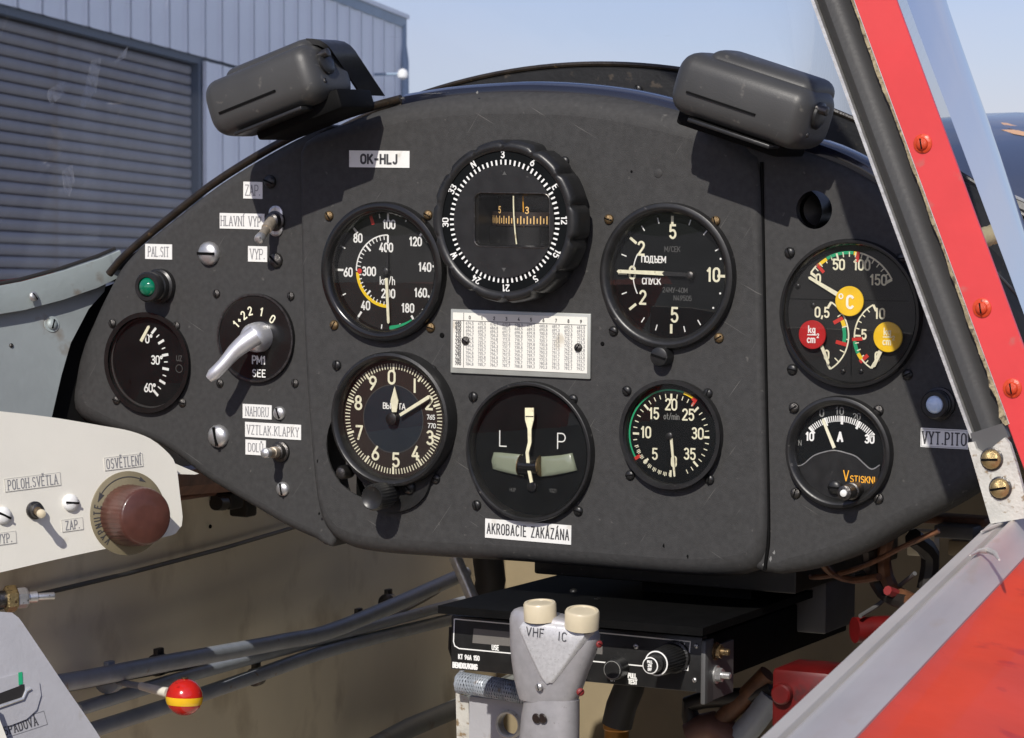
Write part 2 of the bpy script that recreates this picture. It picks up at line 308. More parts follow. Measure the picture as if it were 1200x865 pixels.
# ------------------------------------------------------------------ stroke lettering
def ar(cx, cy, rx, ry, a, b, n=None):
    n = n or max(3, int(abs(b-a)/24)); return [(cx+rx*math.cos(math.radians(a+(b-a)*i/n)), cy+ry*math.sin(math.radians(a+(b-a)*i/n))) for i in range(n+1)]
O_ = ar(.25, .74, .25, .26, 180, 0)+ar(.25, .26, .25, .26, 0, -180)
def cl(p): return p+['c']
F = {
'0': (.5, [cl(O_)]), '1': (.3, [[(.02, .78), (.2, 1), (.2, 0)]]), '|': (.2, [[(.1, 1), (.1, 0)]]),
'2': (.5, [ar(.25, .74, .24, .26, 165, -35)+[(.0, 0), (.5, 0)]]),
'3': (.5, [ar(.24, .76, .22, .24, 150, -90)[:-1]+[(.2, .53)], [(.2, .53)]+ar(.24, .265, .25, .265, 88, -150)[1:]]),
'4': (.52, [[(.36, 1), (0, .26), (.52, .26)], [(.38, .5), (.38, 0)]]),
'5': (.5, [[(.46, 1), (.06, 1), (.03, .54)]+ar(.24, .31, .25, .31, 120, -150)]),
'6': (.5, [[(.4, 1), (.1, .55)], cl(ar(.25, .28, .25, .28, 165, -165))]),
'7': (.48, [[(0, 1), (.48, 1), (.16, 0)]]),
'8': (.5, [cl(ar(.25, .76, .2, .24, -80, 260)), cl(ar(.25, .26, .25, .26, 100, 440))]),
'9': (.5, [[(.1, 0), (.4, .45)], cl(ar(.25, .72, .25, .28, -15, 315))]),
'A': (.56, [[(0, 0), (.28, 1), (.56, 0)], [(.1, .33), (.46, .33)]]),
'B': (.5, [[(0, 0), (0, 1), (.28, 1)]+ar(.28, .76, .18, .24, 80, -80)+[(0, .53)], [(.28, .53)]+ar(.28, .265, .22, .265, 80, -80)+[(0, 0)]]),
'C': (.5, [ar(.27, .72, .25, .28, 30, 180)+ar(.27, .28, .25, .28, 180, 330)]),
'D': (.52, [cl([(0, 0), (0, 1), (.24, 1)]+ar(.24, .7, .27, .3, 80, 0)+ar(.24, .3, .27, .3, 0, -80)+[(.22, 0)])]),
'E': (.44, [[(.44, 1), (0, 1), (0, 0), (.44, 0)], [(0, .52), (.36, .52)]]),
'F': (.44, [[(.44, 1), (0, 1), (0, 0)], [(0, .52), (.36, .52)]]),
'G': (.52, [ar(.26, .72, .25, .28, 30, 180)+ar(.26, .28, .25, .28, 180, 345)+[(.51, .45), (.3, .45)]]),
'H': (.52, [[(0, 0), (0, 1)], [(.52, 0), (.52, 1)], [(0, .52), (.52, .52)]]),
'I': (.16, [[(.08, 0), (.08, 1)]]), 'J': (.42, [[(.36, 1), (.36, .25)]+ar(.18, .22, .18, .22, 0, -160)]),
'K': (.52, [[(0, 0), (0, 1)], [(.5, 1), (.04, .42)], [(.18, .58), (.52, 0)]]),
'L': (.42, [[(0, 1), (0, 0), (.42, 0)]]), 'M': (.66, [[(0, 0), (0, 1), (.33, .25), (.66, 1), (.66, 0)]]),
'N': (.54, [[(0, 0), (0, 1), (.54, 0), (.54, 1)]]),
'O': (.52, [cl(ar(.26, .72, .26, .28, 180, 0)+ar(.26, .28, .26, .28, 0, -180))]),
'P': (.48, [[(0, 0), (0, 1), (.26, 1)]+ar(.26, .73, .22, .27, 80, -80)+[(0, .46)]]),
'R': (.52, [[(0, 0), (0, 1), (.26, 1)]+ar(.26, .75, .22, .25, 80, -80)+[(0, .5)], [(.24, .5), (.52, 0)]]),
'S': (.48, [ar(.24, .76, .22, .24, 30, 240)+ar(.25, .26, .23, .26, 70, -150)]),
'T': (.5, [[(0, 1), (.5, 1)], [(.25, 1), (.25, 0)]]),
'U': (.52, [[(0, 1), (0, .26)]+ar(.26, .26, .26, .26, 190, 350)+[(.52, .26), (.52, 1)]]),
'V': (.54, [[(0, 1), (.27, 0), (.54, 1)]]), 'W': (.8, [[(0, 1), (.2, 0), (.4, .8), (.6, 0), (.8, 1)]]),
'X': (.5, [[(0, 0), (.5, 1)], [(0, 1), (.5, 0)]]), 'Y': (.52, [[(0, 1), (.26, .5), (.52, 1)], [(.26, .5), (.26, 0)]]),
'Z': (.48, [[(0, 1), (.48, 1), (0, 0), (.48, 0)]]),
'.': (.12, [[(.02, .05), (.1, .05)]]), ',': (.14, [[(.1, .1), (.02, -.16)]]), '-': (.4, [[(.03, .46), (.37, .46)]]), '+': (.4, [[(0, .45), (.4, .45)], [(.2, .2), (.2, .7)]]),
'/': (.36, [[(0, -.05), (.36, 1.05)]]), '°': (.3, [cl(ar(.14, .85, .13, .14, 0, 340))]), ' ': (.34, []), ':': (.1, []),
'k': (.4, [[(0, 0), (0, 1)], [(.36, .62), (.04, .3)], [(.14, .4), (.4, 0)]]), 'm': (.6, [[(0, 0), (0, .62)], [(0, .5)]+ar(.15, .47, .15, .16, 130, 0)+[(.3, 0)], [(.3, .5)]+ar(.45, .47, .15, .16, 130, 0)+[(.6, 0)]]),
'h': (.36, [[(0, 0), (0, 1)], [(0, .5)]+ar(.18, .46, .18, .18, 140, 0)+[(.36, 0)]]), 'n': (.36, [[(0, 0), (0, .64)], [(0, .5)]+ar(.18, .46, .18, .18, 140, 0)+[(.36, 0)]]),
'o': (.38, [cl(ar(.19, .32, .19, .32, 0, 340))]), 't': (.3, [[(.12, .95), (.12, .1), (.26, 0)], [(0, .66), (.28, .66)]]), 'i': (.1, [[(.05, 0), (.05, .64)], [(.05, .82), (.05, .92)]]),
'g': (.38, [cl(ar(.19, .36, .19, .28, 0, 340)), [(.38, .64), (.38, -.1)]+ar(.19, -.1, .19, .16, 0, -140)]), 'c': (.36, [ar(.2, .32, .19, .32, 45, 315)]),
'П': (.52, [[(0, 0), (0, 1), (.52, 1), (.52, 0)]]), 'Д': (.66, [[(.12, .02), (.22, 1), (.52, 1), (.52, .02)], [(0, -.16), (0, .02), (.66, .02), (.66, -.16)]]),
'Ъ': (.6, [[(0, 1), (.16, 1), (.16, 0), (.4, 0)]+ar(.4, .28, .2, .28, -80, 80)+[(.16, .56)]]), 'Ы': (.7, [[(0, 1), (0, 0), (.24, 0)]+ar(.24, .28, .2, .28, -80, 80)+[(0, .56)], [(.68, 0), (.68, 1)]]),
'У': (.52, [[(0, 1), (.27, .36)], [(.52, 1), (.2, 0), (.04, 0)]]),
}
for a_, b_ in (('О', 'O'), ('Е', 'E'), ('М', 'M'), ('С', 'C'), ('К', 'K'), ('В', 'B'), ('Т', 'T'), ('А', 'A')): F[a_] = F[b_]
for a_, b_ in (('Í', 'I'), ('Á', 'A'), ('É', 'E')): F[a_] = (F[b_][0], F[b_][1]+[[(F[b_][0]/2-.04, 1.1), (F[b_][0]/2+.12, 1.3)]])
F['Ě'] = (.44, F['E'][1]+[[(.1, 1.3), (.22, 1.12), (.34, 1.3)]]); F['Ů'] = (.52, F['U'][1]+[cl(ar(.26, 1.22, .1, .1, 0, 330))])
def text(mb, s, o, ux, uy, h, w, wf=1., sp=.2, serif=False, anchor='c', it=0):
    ux = V(ux); uy = V(uy); nrm = ux.cross(uy); o = V(o)
    tot = sum(F[c][0]*wf+sp for c in s)-sp; x0 = -tot/2 if anchor == 'c' else 0
    for c in s:
        gw, st = F[c]
        for q in st:
            closed = q[-1] == 'c'; q2 = q[:-1] if closed else q
            pts = [o+ux*((x0+p[0]*wf+it*p[1])*h)+uy*((p[1]-.5)*h) for p in q2]
            if closed: mb.strip(pts, w, nrm, True)
            else:
                run = [pts[0]]
                for i_ in range(1, len(pts)):
                    run.append(pts[i_])
                    if i_ < len(pts)-1 and (pts[i_]-pts[i_-1]).normalized().dot((pts[i_+1]-pts[i_]).normalized()) < .35:
                        mb.strip(run, w, nrm, False, ext=w*.35); run = [pts[i_]]
                mb.strip(run, w, nrm, False, ext=w*.35)
            if serif and not closed:
                for e, f_ in ((q2[0], q2[1]), (q2[-1], q2[-2])):
                    if abs(e[0]-f_[0]) < .3 and abs(e[1]-f_[1]) > .3 and (abs(e[1]) < .02 or abs(e[1]-1) < .02):
                        m_ = o+ux*((x0+e[0]*wf+it*e[1])*h)+uy*((e[1]-.5)*h); mb.strip([m_-ux*.1*h, m_+ux*.1*h], w*.8, nrm)
        x0 += gw*wf+sp
XU, ZU, NY = V((1, 0, 0)), V((0, 0, 1)), V((0, -1, 0))
def rotu(deg):
    a = math.radians(deg); return XU*math.cos(a)-ZU*math.sin(a), XU*math.sin(a)+ZU*math.cos(a)   # clockwise
def ptext(mb, s, u, v, hp, y, wp=1.6, wf=1., rot=0, **k):
    P = at(u, v, y=y); q = 1/ppm(P); ux, uy = rotu(rot); text(mb, s, P, ux, uy, hp*q, wp*q, wf, **k)
def pol(C, a, r): a = math.radians(a); return C+XU*(r*math.sin(a))+ZU*(r*math.cos(a))
def tick(mb, C, a, r0_, r1_, w): mb.strip([pol(C, a, r0_), pol(C, a, r1_)], w, NY)
def arc(mb, C, a0, a1, r, w, n=None):
    n = n or max(6, int(abs(a1-a0)/5)); mb.strip([pol(C, a0+(a1-a0)*i/n, r) for i in range(n+1)], w, NY)
def disc(mb, C, r, n=48, ax=NY): mb.lathe([(r, 0), (r*.5, 0)], C, ax, n=n, cap1=True)

# ------------------------------------------------------------------ shared screws
SCREW = {}
def screwmesh(m):
    if m in SCREW: return SCREW[m]
    mb = MB(); n = 14; pr = [(1, 0), (1, .28), (.86, .5), (.55, .66), (.18, .72)]; mb.lathe(pr, V((0, 0, 0)), NY, n=n, cap0=True, cap1=True)
    me = mkmesh(mb, 'screw', V((0, 0, 0)), angle=50); me.materials.append(MATS[m])
    # slot: a dark bar sunk into the head
    bm = bmesh.new(); bm.from_mesh(me)
    for zz in (1,):
        q = bmesh.ops.create_cube(bm, size=1); bmesh.ops.scale(bm, vec=(1.66, .14, .235), verts=q['verts']); bmesh.ops.translate(bm, vec=(0, -.68, 0), verts=q['verts'])
        for f in {f for v_ in q['verts'] for f in v_.link_faces}: f.material_index = 1
    bm.to_mesh(me); bm.free(); me.materials.append(MATS['black_matt']); SCREW[m] = me; return me
def screw(root, P, r, m='black_satin', nrm=NY, ang=None, label=None):
    o = bpy.data.objects.new('screw', screwmesh(m)); sc.collection.objects.link(o); o.parent = root
    nrm = V(nrm).normalized(); ang = random.uniform(0, 180) if ang is None else ang
    q = nrm.to_track_quat('-Y', 'Z') if False else NY.rotation_difference(nrm)
    o.matrix_local = Matrix.Translation(V(P)-V(root['_o'])) @ q.to_matrix().to_4x4() @ Matrix.Rotation(math.radians(ang), 4, 'Y') @ Matrix.Diagonal((r, r, r, 1))
    o['_o'] = list(P)
    if label: o['label'] = label
    return o

# ================================================================== INSTRUMENT PANEL
YC, YS = -0.0048, 0.0
def smooth_poly(pts, step=.006, closed=True):
    n = len(pts); out = []
    for i in range(n if closed else n-1):
        p0, p1, p2, p3 = (pts[(i-1) % n], pts[i], pts[(i+1) % n], pts[(i+2) % n]) if closed else (pts[max(i-1, 0)], pts[i], pts[i+1], pts[min(i+2, n-1)])
        k = max(1, int((p2[0]-p1[0]).length/step))
        for j in range(k):
            t = j/k; q = []
            a = p1[0]; b = (p2[0]-p0[0])*.5; c = p0[0]-p1[0]*2.5+p2[0]*2-p3[0]*.5; d = (p1[0]-p2[0])*1.5+(p3[0]-p0[0])*.5
            out.append((a+b*t+c*t*t+d*t*t*t, p1[1]*(1-t)+p2[1]*t))
    if not closed: out.append(pts[-1])
    return out
def slab(mb, px, yf, yb, holes=(), step=.005, r=.005):
    """sheet-metal front with rolled edges; px = (u, v[, edge radius])"""
    pts = [(at(p[0], p[1], y=yf), p[2] if len(p) > 2 else r) for p in px]
    pts = smooth_poly(pts, step); n = len(pts)
    area = sum(pts[i][0].x*pts[(i+1) % n][0].z-pts[(i+1) % n][0].x*pts[i][0].z for i in range(n))
    sg = 1 if area > 0 else -1; nm = []
    for i in range(n):
        t = (pts[(i+1) % n][0]-pts[i-1][0]).normalized(); nm.append(V((t.z*sg, 0, -t.x*sg)))
    for _ in range(2): nm = [(nm[i-1]+nm[i]*2+nm[(i+1) % n]).normalized() for i in range(n)]
    rings = []
    for k in range(7):
        a = math.pi/2*k/6
        rings.append([V((p.x-m.x*rr*(1-math.sin(a)), yf+rr*(1-math.cos(a)), p.z-m.z*rr*(1-math.sin(a)))) for (p, rr), m in zip(pts, nm)])
    rings.append([V((p.x, yb, p.z)) for p, rr in pts])
    base = len(mb.v); mb.loft(rings, caps=False)
    loops = [[V((p.x, p.z, 0)) for p in rings[0]]]; extra = []
    for (c, hr) in holes:
        lp = [V((c.x+hr*math.cos(2*math.pi*i/40), yf, c.z+hr*math.sin(2*math.pi*i/40))) for i in range(40)]
        loops.append([V((p.x, p.z, 0)) for p in lp][::-1]); extra += lp[::-1]
        mb.loft([lp, [p+V((0, .0015, 0)) for p in lp]], caps=False)
    allp = [V((p.x, yf, p.z)) for p in rings[0]]+extra
    tri = tessellate_polygon(loops); mb.add(allp, [tuple(t) for t in tri]); return mb
# gauge table: name -> bezel centre pixel, radius, inner radius, panel plane, flange height, face depth
G = dict(air=(445.5, 318.5, .0413, .0345, YC, .0065, .0100), alt=(455, 492, .0398, .0350, YC, .012, .0085), turn=(617.5, 530, .0408, .0372, YC, .006, .0075),
         vario=(779, 323.5, .0413, .0355, YC, .006, .0095), rpm=(784, 509.5, .0308, .0283, YC, .006, .0062), tri=(994, 368, .0412, .0378, YS, .006, .0065),
         amm=(980.5, 530.5, .0311, .0262, YS, .006, .0070), clino=(171, 425, .0303, .0284, YS, .004, .0050))
GC = {}
for k_, g in G.items(): P = at(g[0], g[1], y=g[4]-g[5]); GC[k_] = V((P.x, g[4], P.z))
altoff = at(436, 524, y=YC)
cmpC = at(598-7, 258.5+1, y=YC-.022); cmpC = V((cmpC.x, YC, cmpC.z))
panel = thing('instrument_panel', 'matt charcoal aircraft instrument panel spanning the cockpit, carrying the round gauges', 'instrument panel', (0, 0, 0))
mb = MB()
slab(mb, [(351, 178, .0030), (356, 166, .004), (368, 157, .006), (400, 144, .009), (440, 128, .011), (490, 116, .012), (550, 108.5, .013), (620, 107, .013), (700, 112, .013), (790, 130, .013), (850, 152, .012), (880, 176, .012), (889, 200, .008), (891, 300, .0038), (894, 450, .0036), (897, 600, .0040), (895, 648, .009), (884, 668, .012), (855, 677, .012), (800, 676, .010), (700, 668, .010), (600, 660, .010), (500, 654, .010), (430, 648, .010), (396, 638, .010), (377, 618, .008), (369, 580, .004), (362, 500, .0030), (356, 400, .0028), (352, 280, .0028)],
     YC, .02, [(GC['air'], .039), (GC['turn'], .0385), (GC['vario'], .039), (GC['rpm'], .0285), (V((cmpC.x, YC, cmpC.z)), .038), (altoff, .0315)])
part(panel, 'center_panel', mb, 'panel_paint', 'raised centre panel with rolled edges', angle=50)
mb = MB()
slab(mb, [(384, 148, .006), (350, 160, .007), (300, 187, .007), (250, 219, .006), (205, 254, .006), (165, 286, .006), (139, 312, .008), (116, 345, .014), (96, 378, .02), (80, 410, .024), (72, 445, .024), (72, 474, .02), (88, 494, .014), (130, 506, .008), (180, 520, .006), (212, 540, .006), (240, 562, .006), (290, 592, .006), (335, 618, .006), (366, 632, .006), (388, 641, .003), (394, 612, .003), (374, 572, .003), (366, 450, .003), (364, 300, .003), (368, 200, .003)],
     YS, .035, [(GC['clino'], .0275)])
part(panel, 'left_panel', mb, 'panel_paint', 'left wing of the panel with the switches', angle=50)
mb = MB()
slab(mb, [(866, 158, .004), (885, 160, .01), (930, 172, .012), (985, 192, .012), (1035, 222, .012), (1080, 262, .012), (1120, 315, .012), (1150, 375, .012), (1170, 440, .012), (1178, 500, .012), (1166, 545, .012), (1135, 578, .010), (1100, 600, .010), (1060, 620, .010), (1010, 648, .010), (965, 665, .010), (925, 673, .009), (901, 672, .006), (878, 650, .004), (876, 500, .004), (872, 300, .004), (864, 200, .004)],
     YS, .030, [(GC['tri'], .039), (GC['amm'], .0285), (at(954, 246, y=YS), .0106)])
part(panel, 'right_panel', mb, 'panel_paint', 'right wing of the panel beside the windscreen frame', angle=50)
# dark seam gap right of the centre panel
# edge trim along the left top
pts = [p for p, _ in smooth_poly([(at(u, v, y=.0055), 0) for u, v in [(128, 321), (140, 306), (165, 283), (204, 251), (249, 216), (299, 184), (349, 157), (399, 137), (440, 124), (470, 116)]], .006, False)]
mb = MB(); mb.tube(pts, .0026, 10); part(panel, 'edge_trim', mb, 'leather_brown', 'worn brown leather beading on the panel edge')
mb = MB(); mb.tube([p for p, _ in smooth_poly([(at(u, v, y=-.0004), 0) for u, v in [(892.5, 190), (894.5, 300), (897.5, 450), (900.5, 600), (900, 640), (896, 668)]], .008, False)], .0011, 8); part(panel, 'seam_gap_line', mb, 'black_matt')  # black tube added for the dark, shaded gap along the seam
# loose fasteners on the panel face
for (u, v, r, m, y, an) in [(246, 297, 14, 'steel', YS, 0), (257, 511, 13.5, 'steel', YS, 78), (317, 213, 8, 'black_satin', YS, 20), (324, 305, 9, 'steel_dark', YS, 40), (328, 484, 8, 'steel', YS, 70), (332, 573, 8.5, 'steel', YS, 80),
                            (254, 344, 5, 'steel_dark', YS, 80), (341, 347, 5, 'steel_dark', YS, 90), (346, 449, 5, 'steel_dark', YS, 95), (258, 449, 5, 'steel_dark', YS, 60), (662, 189, 6, 'black_satin', YC, 20)]:
    P = at(u, v, y=y); screw(panel, P, r/ppm(P), m, ang=an)
for (u, v, r) in [(518, 393, 3.2), (706, 403, 2.6), (771, 203, 5.5), (740, 201, 1.5)]:
    P = at(u, v, y=YC-.0002); mb = MB(); mb.lathe([(r/ppm(P), 0), (r/ppm(P)*.7, .0004)], P, n=16, cap1=True); part(panel, 'plug', mb, 'panel_paint' if r > 5 else 'black_matt')
rnd = random.Random(9)
for (u, v) in [(894.5, 452), (896, 470), (893.5, 505), (897, 560), (898, 640), (903, 655), (895, 662), (907, 648), (778, 640), (806, 652), (372, 540), (374, 602), (559, 108.5), (152, 446)]:
    mb = MB(); P = at(u, v, y=YS-.00015 if u > 890 or u < 300 else YC-.00015); mb.add([P+V((math.cos(a)*rnd.uniform(.0003, .0011), 0, math.sin(a)*rnd.uniform(.0005, .0020))) for a in [i*math.pi/3 for i in range(6)]], [tuple(range(6))])
    part(panel, 'paint_chip', mb, 'print_grey' if u > 880 or v < 120 else 'black_matt', smooth=False, solid=False)
# behind the openings
mb = MB(); mb.box(at(470, 545, y=.03), (.06, .004, .10)); part(panel, 'backing_plate', mb, 'black_matt')
P = at(954, 246, y=YS+.02); mb = MB(); mb.lathe([(.0125, .02), (.0125, 0), (.0095, -.002), (.0095, -.008), (.004, -.010)], P, n=28, cap1=True); part(panel, 'socket_liner', mb, 'black_satin')

def gauge(key, name, label, cat, group, face='dial_black', bezel='black_gloss', extra=None):
    u, v, R, Rin, yp, h, dep = G[key]; c = GC[key]; root = thing(name, label, cat, c, group)
    mb = MB(); mb.lathe([(R, 0), (R, h-.0018), (R-.0005, h-.0006), (R-.002, h), (Rin+.0028, h), (Rin+.0012, h-.0010), (Rin+.0008, h-.0022), (Rin, h-.003), (Rin, h-dep)], c, n=72)
    part(root, 'bezel', mb, bezel, angle=45)
    yf = yp-h+dep; C = V((c.x, yf, c.z)); mb = MB(); mb.lathe([(Rin+.0008, 0), (.002, 0)], C, n=56, cap1=True)
    d = part(root, 'dial', mb, face)
    mb = MB(); mb.lathe([(R-.004, -dep+h-.001), (R-.004, -.05), (R-.01, -.055)], c, n=32, cap1=True); part(root, 'case', mb, 'black_matt')
    return root, d, yf-.0002
def glass(root, key, hoff=.0030):
    u, v, R, Rin, yp, h, dep = G[key]; c = GC[key]; mb = MB(); mb.lathe([(Rin+.0004, h-hoff), (Rin*.66, h-hoff+.0003), (Rin*.33, h-hoff+.00045), (.0005, h-hoff+.0005)], c, n=56, cap1=True)
    part(root, 'glass', mb, 'dial_glass', angle=80)
def gscrews(root, lst, yp, m, r=6.5):
    for i, (u, v) in enumerate(lst):
        P = at(u, v, y=yp-.001); screw(root, P+V((0, .001, 0)), r/ppm(P), m)
def needle(root, a, b, y, w0, w1, m='lume', tail=None, label=None, name='needle'):
    """flat tapered pointer between two pixels on plane y (w in px)"""
    A = at(*a, y=y); B = at(*b, y=y); q = 1/ppm(A); t = (B-A).normalized(); sd = t.cross(NY); mb = MB()
    po = [A+sd*(w0*q/2), B+sd*(w1*q/2), B+t*(w1*q*.5), B-sd*(w1*q/2), A-sd*(w0*q/2)]
    mb.prism(po, V((0, .0006, 0))); return part(root, name, mb, m, label, smooth=False)

# ---- airspeed indicator
root, d, yf = gauge('air', 'airspeed_indicator', 'glossy black airspeed dial marked km/h with yellow, white and green arcs', 'airspeed indicator', 'round flight gauges on the panel', 'dial_grey')
C = at(454.5, 318, y=yf); q = 1/ppm(C)
mb = MB()
for a in (0, 45, 83, 117, 148, -43, -90, -144): tick(mb, C, a, 60*q, 68*q, 2.6*q)
for a in (22, 64, 100, 133, 165, -66, -116, -173, -10): tick(mb, C, a, 63*q, 68*q, 1.5*q)
arc(mb, C, -90, 0, 42.5*q, 1.6*q)
for i in range(13): tick(mb, C, -90+i*7.5, (33 if i in (6, 12) else 37)*q, 42.5*q, (2.4 if i in (6, 12) else 1.2)*q)
for i in range(1, 12): tick(mb, C, -180+i*7.5, (33 if i in (0, 6) else 36)*q, 40*q, (2.4 if i in (0, 6) else 1.2)*q)
tick(mb, C, 180, 33*q, 42*q, 2*q)
part(d, 'scale_marks', mb, 'print_white', smooth=False, solid=False)
mb = MB()
for s, u, v in (('100', 456, 263), ('120', 487, 283), ('140', 498, 313), ('160', 493, 343), ('180', 478, 361), ('40', 428.5, 358), ('60', 408, 319), ('80', 419.5, 279), ('400', 452.5, 290), ('300', 432.5, 318), ('200', 455, 344)): ptext(mb, s, u, v, 9.5, yf, 1.9, .9, sp=.22)
ptext(mb, 'km/h', 454, 329, 9, yf, 1.2, .9)
part(d, 'numerals', mb, 'print_white', smooth=False, solid=False)
mb = MB(); arc(mb, C, -180, -93, 41*q, 4*q); part(d, 'yellow_arc', mb, 'print_yellow', smooth=False, solid=False)
mb = MB(); arc(mb, C, 150, 178, 66*q, 4.5*q); part(d, 'green_arc', mb, 'print_green', smooth=False, solid=False)
mb = MB(); tick(mb, C, -20, 58*q, 68*q, 4*q); part(d, 'red_mark', mb, 'print_red', smooth=False, solid=False); mb = MB(); P = pol(C, -91, 38*q); disc(mb, P+V((0, -.0002, 0)), 3.2*q, 14); part(d, 'red_mark', mb, 'print_red', smooth=False, solid=False)
needle(root, (452.6, 326), (455, 378), yf-.0025, 3.6, 3.2, 'lume'); needle(root, (453.6, 318), (454, 293), yf-.0025, 2.5, 1.6, 'black_satin', name='needle_tail')
mb = MB(); mb.lathe([(.0022, 0), (.0022, .003), (.0015, .0034)], at(453.8, 318, y=yf), n=20, cap1=True); part(root, 'hub', mb, 'black_satin')
gscrews(root, [(385, 253), (501, 252), (391, 381), (504, 384)], YC, 'brass', 5.8); glass(root, 'air')

# ---- altimeter with flange plate, knob
u_, v_, R_, Ri_, yp_, h_, dp_ = G['alt']
root, d, yf = gauge('alt', 'altimeter', 'black altimeter with cream numerals 0 to 9 and two hands, knurled knob beneath', 'altimeter', 'round flight gauges on the panel', 'dial_brown', 'black_satin')
C = at(461, 491, y=yf); q = 1/ppm(C)
mb = MB(); disc(mb, C+V((0, -.0001, 0)), 40*q, 48); part(d, 'inner_disc', mb, 'dial_blue')
mb = MB(); arc(mb, C+V((0, -.0002, 0)), 0, 360, 40*q, .7*q, 60); part(d, 'disc_rim', mb, 'print_dim', smooth=False, solid=False)
mb = MB()
for i in range(100):
    a = i*3.6; tick(mb, C, a, (56 if i % 10 == 0 else 58.5)*q, 65*q, (2.6 if i % 10 == 0 else 1.2)*q)
part(d, 'scale_marks', mb, 'lume', smooth=False, solid=False)
mb = MB()
for s, u, v in (('0', 459, 442), ('|', 486, 452), ('2', 503, 472), ('3', 504, 513), ('4', 487, 531), ('5', 464, 539), ('6', 440, 531), ('7', 421, 507), ('8', 420, 472), ('9', 437, 449)): ptext(mb, s, u, v, 15, yf-.0002, 2.7, 1.05)
part(d, 'numerals', mb, 'lume', smooth=False, solid=False)
mb = MB(); ptext(mb, 'ВЫСОТА', 462, 476, 6.5, yf-.0004, 1.2, 1.1, sp=.18); ptext(mb, '765', 505, 489, 5, yf-.0004, 1, 1.1); ptext(mb, '770', 506, 499, 5, yf-.0004, 1, 1.1)
part(d, 'lettering', mb, 'print_white', smooth=False, solid=False)
yn = yf-.003
mb = MB(); P = [(459.3, 483), (457.6, 470), (462.2, 453), (466.6, 470), (464.6, 483)]; mb.prism([at(*p, y=yn) for p in P], V((0, .0006, 0))); part(root, 'hour_hand', mb, 'lume', smooth=False)
needle(root, (468.5, 486.5), (502, 465.5), yn-.0012, 3.6, 4.2, 'lume', name='long_hand')
mb = MB(); mb.lathe([(.0036, 0), (.0036, .0045), (.0025, .005)], at(462.5, 490.5, y=yf), n=20, cap1=True); part(root, 'hub', mb, 'black_satin')
mb = MB()   # mounting plate with a lobe for the knob, seen under the bezel
po = [at(*p, y=YC-.003) for p in [(424, 565), (408, 540), (400, 470), (420, 440), (500, 440), (520, 470), (521, 530), (506, 560), (497, 582), (480, 596), (455, 601), (440, 596), (432, 580)]]
mb.prism([p for p, _ in smooth_poly([(p, 0) for p in po], .004)], V((0, .002, 0))); part(root, 'mounting_plate', mb, 'black_satin')
mb = MB(); mb.lathe([(.0042, -.004), (.0042, .004), (.003, .0062), (.001, .0068)], at(405, 553, y=YC), n=18, cap1=True); part(root, 'lug', mb, 'steel_dark')
K0 = at(462, 578, y=YC); mb = MB()
kn = lambda a, r, h: 1+(.04*math.cos(26*a) if r > .0068 else 0)
mb.lathe([(.0055, 0), (.0055, .010)], K0, n=24); mb.lathe([(.0055, .010), (.0076, .0105), (.0076, .0255), (.0068, .0270), (.0066, .0270), (.0062, .0264)], K0, n=78, mult=kn, cap1=True); part(root, 'knob', mb, 'black_satin', 'knurled black setting knob', angle=60)
P = at(480, 571, y=YC-.003); screw(root, P, 8/ppm(P), 'black_satin', ang=45)
gscrews(root, [(394, 428), (506, 434), (510, 561)], YC, 'black_satin', 6); glass(root, 'alt', .002)

# ---- turn and slip
root, d, yf = gauge('turn', 'turn_and_slip_indicator', 'black turn and slip gauge with letters L and P over a pale liquid tube', 'turn indicator', 'round flight gauges on the panel', 'dial_black', 'black_satin')
C = at(621, 530, y=yf); q = 1/ppm(C)
mb = MB(); ptext(mb, 'L', 589.5, 514, 18, yf, 1.4, 1.15); ptext(mb, 'P', 658, 517, 18, yf, 1.4, 1.15); part(d, 'lettering', mb, 'print_white', smooth=False, solid=False)
mb = MB(); ptext(mb, 'HUP', 601, 574, 4, yf, .7); ptext(mb, '1021', 648, 575, 4, yf, .7); part(d, 'small_lettering', mb, 'print_dim', smooth=False, solid=False)
tc_ = at(624, 385, y=yf)  # centre of curvature of the liquid tube
def tubearc(a0, a1, r, n=10):
    R0 = (at(624, 546, y=yf)-tc_).length; return [tc_+V((math.sin(math.radians(a))*R0, -.0010, -math.cos(math.radians(a))*R0)) for a in [a0+(a1-a0)*i/n for i in range(n+1)]]
qq = 1/ppm(tc_)
for q_ in ([(578.5, 530), (588, 530.6), (600, 531.8), (612, 533), (612.6, 546), (613, 558.5), (600, 556), (588, 553.2), (577, 550), (575.5, 540)], [(634, 535), (646, 534.4), (658, 533.2), (670, 531), (672.6, 541), (675.5, 551.5), (660, 555.6), (646, 558), (634, 559.3), (633.6, 547)]):
    fo = [at(u, v, y=yf-.0012) for u, v in q_]; cc_ = sum((p for p in fo), V((0, 0, 0)))/len(fo)
    mb = MB(); mb.loft([[p+V((0, .0012, 0)) for p in fo], fo, [p+(cc_-p)*.12+V((0, -.0009, 0)) for p in fo], [p+(cc_-p)*.45+V((0, -.0013, 0)) for p in fo]]); part(root, 'liquid_window', mb, 'slip_tube', angle=60)
mb = MB(); mb.tube(tubearc(-4.5, 4.5, 0), 11.6*qq, 16); part(root, 'slip_ball_window', mb, 'black_gloss')
for a in (-4.6, 4.6):
    mb = MB(); mb.tube(tubearc(a-.2, a+.2, 0, 1), 12.6*qq, 16); part(root, 'tube_ring', mb, 'brass')
yn = yf-.0075*.5-.003
